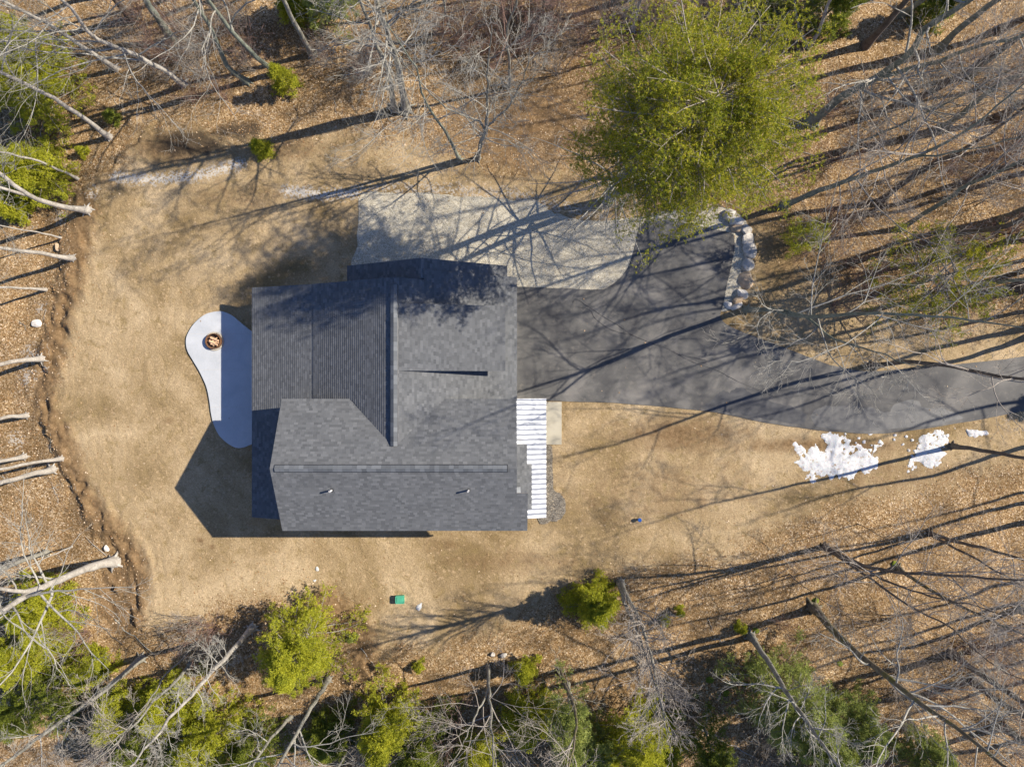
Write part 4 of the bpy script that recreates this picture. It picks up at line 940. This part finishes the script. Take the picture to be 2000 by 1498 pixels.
# woods at the right and beyond the frame edges, trees alike, each its own object
protos = []
for k in range(5):
    rng = np.random.RandomState(500 + k); lean = rng.normal(size=2) * .06
    z = np.linspace(0, 23, 10); st = [[(lean[0] * a + .25 * math.sin(a * .5 + k), lean[1] * a + .2 * math.cos(a * .4 + k), a - .15) for a in z]]
    protos.append(bare_tree(st, 24, .23, 'x', 'bark_lichen' if k % 2 else 'bark_dark', 'twig', cs=.55, nl=9, seed=520 + k, px=False, name='woodland_tree'))
WT = [(2030, 520), (2090, 600), (2015, 655), (2130, 470), (1720, 395), (1795, 480), (1850, 560), (1905, 500), (1955, 430), (1930, 335), (1985, 560), (1840, 250), (1950, 230), (1890, 150), (1770, 200), (1690, 90), (1760, 30), (1950, 60), (1830, 100),
      (2060, 620), (2140, 540), (2090, 460), (2180, 380), (2060, 330), (2240, 600), (2150, 250), (2070, 150), (2300, 450), (2080, 860), (2150, 960), (2060, 1010), (2200, 1090), (2110, 1150), (2260, 900), (2060, 1230), (2160, 1300), (1990, 1190), (2120, 1400), (1960, 1420), (2230, 1220), (1900, 1330), (2320, 700),
      (1130, -60), (1000, -40), (880, -50), (760, -70), (1300, -40), (1460, -50), (1600, -60), (1750, -40), (1900, -60), (620, -60), (450, -50), (300, -40), (120, -50), (250, 30), (330, 70), (-60, 90), (-70, 420), (-60, 640), (-80, 860), (-70, 1050), (-60, 1250), (-50, 1420), (150, 1540), (400, 1560), (760, 1550), (1000, 1560), (1250, 1570), (1500, 1560), (1750, 1550)]
rng = np.random.RandomState(9)
for i, (px, py) in enumerate(WT):
    o = protos[i % 5] if i < 5 else copy_tree(protos[i % 5])
    x, y, _ = G(px, py); o.location = (x, y, gz(x, y)); o.rotation_euler = (0, 0, rng.uniform(0, 6.28)); s = rng.uniform(.78, 1.05); o.scale = (s, s, s)
    if px > 1650:
        tag(o, 'bare woodland tree among many alike right of the big pine and drive', 'tree', 'bare trees of the right hand woods')
    else: tag(o, 'bare woodland tree standing at the outer edge of the picture', 'tree', 'bare trees at the picture edges')

# understory shrubs: thin stems from one foot
shr = []
for k in range(4):
    rng = np.random.RandomState(700 + k); n = 16
    az = rng.rand(n) * 6.28; D0 = np.stack([np.cos(az) * .35, np.sin(az) * .35, np.ones(n)], 1); L = 2.2 + 1.8 * rng.rand(n)
    p = grow(np.stack([np.cos(az) * .25 * rng.rand(n), np.sin(az) * .25 * rng.rand(n), np.full(n, -.05)], 1), D0, L, 8, .12, .01, rng); r = taper(np.full(n, .017), 8, .4)
    k1 = kids(p, r, L, 6, .25, 1, 40, .4, .6, rng); p1 = grow(k1[0], k1[1], k1[2], 5, .15, .03, rng); r1 = taper(np.maximum(k1[3], .008), 5, .5)
    k2 = kids(p1, r1, k1[2], 4, .2, 1, 40, .5, .7, rng); p2 = grow(k2[0], k2[1], k2[2], 3, .15, .03, rng)
    V, Fq = tubes([(p, r, 4), (p1, r1, 3), (p2, taper(np.maximum(k2[3], .006), 3, .6), 3)])
    shr.append(link('bare_shrub', mesh_np('bare_shrub', V, Fq), M['twig_red' if k % 2 else 'twig']))
areas = [((840, 0, 1120, 150), 26, 'leafless reddish shrub in the thicket along the top edge left of the big pine', 'thicket shrubs at the top edge'),
         ((620, 0, 760, 150), 9, 'leafless shrub under the broom like pale crown at the top', 'shrubs under the pale crown'),
         ((200, 20, 520, 240), 18, 'leafless shrub on the leaf litter of the upper left woods', 'shrubs of the upper left woods'),
         ((1600, 120, 2050, 640), 46, 'leafless shrub on the leaf litter of the woods right of the big pine', 'shrubs of the right hand woods'),
         ((1500, 1180, 2050, 1480), 30, 'leafless shrub on the leaf litter of the lower right woods', 'shrubs of the lower right woods'),
         ((680, 1380, 1500, 1490), 20, 'leafless shrub along the bottom edge between the evergreens', 'shrubs along the bottom edge'),
         ((1130, 10, 1560, 80), 12, 'leafless shrub behind the top of the big pine', 'shrubs behind the big pine'),
         ((0, 1180, 420, 1480), 6, 'leafless shrub among the green saplings of the lower left corner', 'shrubs of the lower left corner')]
rng = np.random.RandomState(33); cnt = 0
for (x0, y0, x1, y1), n, lab, gr in areas:
    for i in range(n):
        o = shr[cnt] if cnt < 4 else shr[cnt % 4].copy()
        if cnt >= 4: C.objects.link(o)
        cnt += 1
        x, y, _ = G(rng.uniform(x0, x1), rng.uniform(y0, y1)); o.location = (x, y, gz(x, y)); o.rotation_euler = (0, 0, rng.uniform(0, 6)); s = rng.uniform(.55, 1.25); o.scale = (s, s, s)
        tag(o, lab, 'shrub', gr)

# ------------------------------------------------------------------ evergreens
conifer((1188, 394), 21.5, 5.1, 'huge bushy white pine filling the upper right of the yard', 'pine', 'bark_grey', cb=.60, nb=150, seed=3, name='pine_tree', stem2=(.5, -1.9, .3), top_px=[(1201, 357), (1303, 290)], droop=.005, rise=.15, ln=.13, wd=.011, per=10, prof='dome', spread=.9, sec=11, dead=40, step=2, tr=.33, jit=.16)
conifer((610, 1225), 8.5, 3.7, 'bright yellow green hemlock below the lawn at the lower left', 'hemlock', cb=.05, nb=90, seed=4, name='hemlock_tree', top_px=[(565, 1300)], sec=9, step=2)
conifer((1155, 1160), 5.0, 2.0, 'round bright hemlock beside the foot of the twin stemmed tree', 'hemlock', cb=.04, nb=60, seed=5, name='hemlock_tree', step=2)
conifer((1025, 1295), 3.0, 1.0, 'small green hemlock at the lower woods edge by the pale stones', 'hemlock', cb=.04, nb=26, seed=6, name='hemlock_tree', step=1, sec=6)
conifer((757, 1368), 8.0, 2.6, 'green hemlock right of the bright yellow green one at the bottom', 'hemlock', cb=.05, nb=70, seed=7, name='hemlock_tree', step=2)
conifer((100, 205), 8.0, 3.2, 'dark hemlock on the left edge near the top corner', 'hemlock', cb=.05, nb=80, seed=8, name='hemlock_tree', step=2)
conifer((98, 350), 6.0, 2.7, 'bright hemlock on the left edge beside the thick forked trunk', 'hemlock', cb=.05, nb=70, seed=9, name='hemlock_tree', step=2)
conifer((90, 150), 9.0, 3.0, 'green hemlock in the top left corner under pale branches', 'hemlock', cb=.05, nb=60, seed=10, name='hemlock_tree', step=2)
conifer((25, 405), 4.0, 1.2, 'low hemlock tip on the left edge below the bright one', 'hemlock', cb=.05, nb=40, seed=11, name='hemlock_tree', step=2)
conifer((566, 172), 3.4, 1.1, 'small bright evergreen bush at the foot of the greenish trunk', 'hemlock', cb=.03, nb=30, seed=12, name='evergreen_sapling', step=1, sec=6, per=6)
conifer((516, 298), 1.8, .8, 'little bright evergreen bush on the upper lawn edge', 'hemlock', cb=.03, nb=20, seed=13, name='evergreen_sapling', step=1, sec=6, per=6)
conifer((216, 228), 1.6, .7, 'tiny dark evergreen at the foot of the slim slanting trunk', 'darkhem', cb=.03, nb=14, seed=14, name='evergreen_sapling', step=1, sec=4, per=5)
conifer((590, 25), 4.5, 1.5, 'yellow green evergreen behind the clean straight trunk at the top edge', 'hemlock', cb=.03, nb=40, seed=15, name='evergreen_sapling', step=2)
conifer((665, 30), 7, 2.2, 'thin dusty green evergreen at the top edge left of the pale crown', 'bluepine', cb=.2, nb=36, seed=16, name='pine_tree', step=1)
conifer((1600, 40), 7, 2.2, 'dark evergreen at the top edge behind the pale crooked tree', 'darkhem', cb=.05, nb=50, seed=17, name='hemlock_tree', step=2)
conifer((1500, 20), 6, 2.0, 'dark evergreen at the top edge behind the big pine', 'darkhem', cb=.05, nb=50, seed=18, name='hemlock_tree', step=2)
conifer((1810, 30), 5, 1.6, 'small dark evergreen at the top edge near the right corner', 'darkhem', cb=.05, nb=40, seed=19, name='hemlock_tree', step=1)
# understory at the bottom left
for i, (px, py, h, R, lab) in enumerate([
    (60, 1195, 4.0, 1.9, 'bright green hemlock under the big forked tree, upper one'), (85, 1240, 3.8, 1.6, 'bright green hemlock under the big forked tree, lower one'), (20, 1290, 5, 1.8, 'green hemlock on the left edge near the bottom corner'),
    (150, 1318, 2.6, 1.4, 'round low hemlock near the dark fallen stick at the lower left'), (70, 1380, 6, 2.0, 'green hemlock in the lower left corner under shaggy branches'),
    (230, 1400, 4.5, 1.7, 'green hemlock along the bottom between the grey leaning trunks'), (335, 1385, 5, 1.8, 'green hemlock below the leaning pair of stems'), (300, 1450, 6, 2.0, 'green hemlock at the bottom edge below the leaning pair'),
    (420, 1425, 6, 2.1, 'yellowish hemlock at the bottom under the bristling dead trunk'), (500, 1460, 6, 1.9, 'green hemlock at the bottom edge below the bright yellow green one'), (645, 1440, 4, 1.5, 'shaded hemlock near the bottom between grey trunks'),
    (830, 1455, 6, 2.0, 'dark green hemlock at the bottom under the spreading bare tree'), (930, 1470, 5, 1.6, 'hemlock at the bottom edge just right of the spreading tree'), (1030, 1400, 6, 1.5, 'green hemlock left of the dusty green pine at the bottom'), (1290, 1450, 5, 1.7, 'bright hemlock at the bottom edge between the yellow green pine and the shaded one'), (1180, 1465, 4, 1.5, 'low bright hemlock at the very bottom below the pale green pine')]):
    conifer((1000 + (px - 1000) * .97, 749 + (py - 749) * .97), h, R * 1.45, lab, 'darkhem' if i in (11, 10, 4, 7, 9) else 'hemlock', cb=.04, nb=60, seed=40 + i, name='hemlock_tree', step=2, sec=8)
conifer((1110, 1335), 11, 2.0, 'dusty green pine right of the mossy trunk at the bottom', 'bluepine', 'bark_grey', cb=.22, nb=60, seed=60, name='pine_tree', sec=7, step=1, dead=10)
conifer((1230, 1400), 9, 2.6, 'yellow green pine at the bottom edge below the twin stemmed tree', 'hemlock', 'bark_grey', cb=.15, nb=60, seed=61, name='pine_tree', sec=8, step=1)
conifer((1130, 1430), 8, 2.6, 'pale green pine at the bottom edge under the dusty one', 'bluepine', 'bark_grey', cb=.15, nb=60, seed=62, name='pine_tree', sec=8, step=2)
conifer((1375, 1420), 8, 2.0, 'shaded pine at the bottom edge right of the brush of twigs', 'darkhem', 'bark_grey', cb=.2, nb=50, seed=63, name='pine_tree', sec=8, step=1)
conifer((1490, 1305), 11, 3.2, 'dark green pine in front of the grey trunk at the lower right', 'bluepine', 'bark_grey', cb=.12, nb=100, seed=64, name='pine_tree', sec=9, step=2, ln=.16, wd=.012)
conifer((1640, 1380), 7, 2.4, 'dark low pine at the bottom right of the larger dark pine', 'bluepine', 'bark_grey', cb=.1, nb=60, seed=65, name='pine_tree', sec=8, step=2)
conifer((1590, 1440), 7, 2.4, 'green pine at the bottom edge below the larger dark pine', 'darkhem', 'bark_grey', cb=.1, nb=60, seed=66, name='pine_tree', sec=8, step=2)
conifer((1760, 1440), 6, 2.0, 'thin green pine at the bottom edge under the mossy leaning trunk', 'bluepine', 'bark_grey', cb=.1, nb=50, seed=67, name='pine_tree', sec=8, step=1)
conifer((1745, 570), 8.5, 4.3, 'sparse airy pine with open needle tufts at the right edge', 'pine', 'bark_lichen', cb=.35, nb=40, seed=68, name='pine_tree', sec=6, step=1, per=10, droop=.0, rise=.05, ln=.15, wd=.012, prof='dome')
conifer((2250, 725), 9, 3.0, 'dense evergreen just beyond the right edge shading the drive', 'darkhem', 'bark_dark', cb=.05, nb=90, seed=69, name='hemlock_tree', sec=9, step=2)
conifer((1545, 478), 4.5, 1.3, 'sparse yellow green bush right of the rock row', 'hemlock', 'bark_grey', cb=.2, nb=22, seed=70, name='evergreen_sapling', sec=5, step=1, per=5, prof='dome')
for i, (px, py, lab) in enumerate([(1442, 1222, 'little fern like evergreen above the mossy trunk foot at the lower right'), (1298, 1208, 'small evergreen seedling right of the twin stemmed tree'), (1325, 1190, 'second evergreen seedling right of the twin stemmed tree, farther right'),
                                   (818, 1298, 'evergreen seedling on the leaves right of the soil bank'), (690, 1240, 'grey green seedling on the soil bank beside the bright hemlock'), (155, 295, 'evergreen seedling on the litter in the upper left')]):
    conifer((px, py), 1.1, .5, lab, 'hemlock' if i != 4 else 'bluepine', cb=.03, nb=11, seed=80 + i, name='evergreen_seedling', sec=4, step=1, ln=.13, per=4, jit=.05)

# moss cushions
for i, (px, py, r) in enumerate([(1385, 1326, 8), (1418, 1353, 7), (1432, 1320, 7), (1360, 1358, 6), (1455, 1335, 5), (1434, 1318, 6), (1475, 1230, 7), (1592, 1175, 8), (1745, 1100, 6), (1640, 1295, 6), (1300, 1365, 5)]):
    bm = bmesh.new(); bmesh.ops.create_icosphere(bm, subdivisions=3, radius=1); rr = np.random.RandomState(i)
    for v in bm.verts: v.co = Vector((v.co.x * r * S, v.co.y * r * S * .8, v.co.z * .09)) * (1 + .35 * (rr.rand() - .5))
    o = bm_obj('moss_cushion', bm, M['moss']); x, y, _ = G(px, py); o.location = (x, y, gz(x, y) + .02); o.rotation_euler = (0, 0, i)
    tag(o, 'olive moss cushion on the leaf litter of the lower right woods', 'moss', 'moss cushions of the lower right woods')

# fallen sticks
FS = [((215, 222), (80, 1312), (155, 1268), .03)]
def stick(p0, p1, r, lab, mat='bark_pale', seed=0, z=.12):
    rng = np.random.RandomState(seed); a = np.array(G(*p0)); b = np.array(G(*p1)); a[2] = gz(a[0], a[1]) + z * .5; b[2] = gz(b[0], b[1]) + z
    n = 9; P = a + (b - a) * np.linspace(0, 1, n)[:, None]; P[1:-1] += rng.normal(size=(n - 2, 3)) * np.array([.06, .06, .02]); c = P[0].copy(); P = P - c
    rad = taper(np.array([r]), n - 1, .35); L = np.array([np.linalg.norm(b - a)]); k = kids(P[None], rad, L, 3, .3, .9, 45, .25, .5, rng, .9); q = grow(k[0], k[1], k[2], 4, .12, 0, rng)
    V, Fq = tubes([(P[None], rad, 6), (q, taper(k[3], 4, .4), 4)]); o = link('fallen_branch', mesh_np('fallen_branch', V, Fq, True), M[mat]); o.location = tuple(c)
    return tag(o, lab, 'branch')
stick((155, 1270), (60, 1313), .035, 'pale fallen stick lying among the low green hemlocks at the lower left', seed=1)
stick((200, 1088), (160, 1050), .03, 'thin pole propped over the litter above the big forked tree', seed=2)
stick((1370, 1425), (1475, 1478), .07, 'long pale fallen log end at the bottom right of the brush of twigs', seed=3)
stick((705, 1265), (740, 1310), .03, 'pale stick at the foot of the soil bank beside the bright hemlock', seed=4)
stick((1165, 235), (1115, 225), .03, 'white fallen stick by the left fringe of the big pine', seed=5)
stick((215, 1215), (300, 1285), .05, 'weathered branch in the torn soil at the lower left', 'bark_grey', seed=6)
stick((230, 1265), (175, 1215), .04, 'dark branch lying in the torn soil above the low hemlock', 'bark_dark', seed=7)
rng = np.random.RandomState(5)
for i in range(60):
    reg = [(10, 430, 130, 1080), (1330, 1130, 1980, 1450), (200, 20, 800, 200), (1620, 150, 1990, 600)][i % 4]
    px, py = rng.uniform(reg[0], reg[2]), rng.uniform(reg[1], reg[3]); an = rng.uniform(0, 6.28); l = rng.uniform(15, 45)
    o = stick((px, py), (px + math.cos(an) * l, py + math.sin(an) * l), rng.uniform(.012, .028), ['thin stick on the leaf litter along the left edge', 'thin stick on the leaf litter of the lower right woods', 'thin stick on the leaf litter of the upper left woods', 'thin stick on the leaf litter of the right hand woods'][i % 4], 'bark_pale' if i % 3 else 'bark_grey', 30 + i, .05)
    o['group'] = ['sticks along the left edge', 'sticks of the lower right woods', 'sticks of the upper left woods', 'sticks of the right hand woods'][i % 4]

# ------------------------------------------------------------------ loose leaves and clods (uncountable)
rng = np.random.RandomState(2)
N = 170000; x = rng.uniform(-40, 40, N); y = rng.uniform(-31, 31, N); d = sdist(x, y, CLEAR)
p = np.where(d < 0, 1.0, np.exp(-d / 1.4) * .5 + .006 + .03 * (x > 12)); p *= .35 + .9 * fbm(x * .3, y * .3, 3, 12)
hx = inside(x, y, [U(a, b, 0)[:2] for a, b in ((-470, -205), (60, -205), (60, 245), (-470, 245))]); dr = inside(x, y, GP(DRIVE)) | inside(x, y, pt)
p = np.where(dr, .004, p); k = (rng.rand(N) < p) & ~hx; x = x[k]; y = y[k]; n = len(x)
z = ground_h(x, y); z = np.where(inside(x, y, GP(DRIVE)), .055, z); z = np.where(inside(x, y, pt), .125, z); z = np.where(inside(x, y, GP(GRAV)), np.maximum(z, .025), z)
c = np.stack([x, y, z + .012], 1); a = rng.rand(n) * 6.28; l = rng.uniform(.025, .07, n)[:, None]; u = np.stack([np.cos(a), np.sin(a), rng.normal(size=n) * .35], 1); v = np.stack([-np.sin(a), np.cos(a), rng.normal(size=n) * .35], 1)
Vv = np.stack([c - u * l, c - v * l * .6, c + u * l, c + v * l * .6 + np.array([0, 0, .012])], 1); Vv[..., 2] = np.maximum(Vv[..., 2], z[:, None] + .004)
tag(link('fallen_leaves', mesh_np('fallen_leaves', Vv, [np.arange(n * 4).reshape(-1, 4)]), M['leaf']), 'dry tan leaves strewn over the woodland floor and thinly on the lawn', 'leaves', kind='stuff')
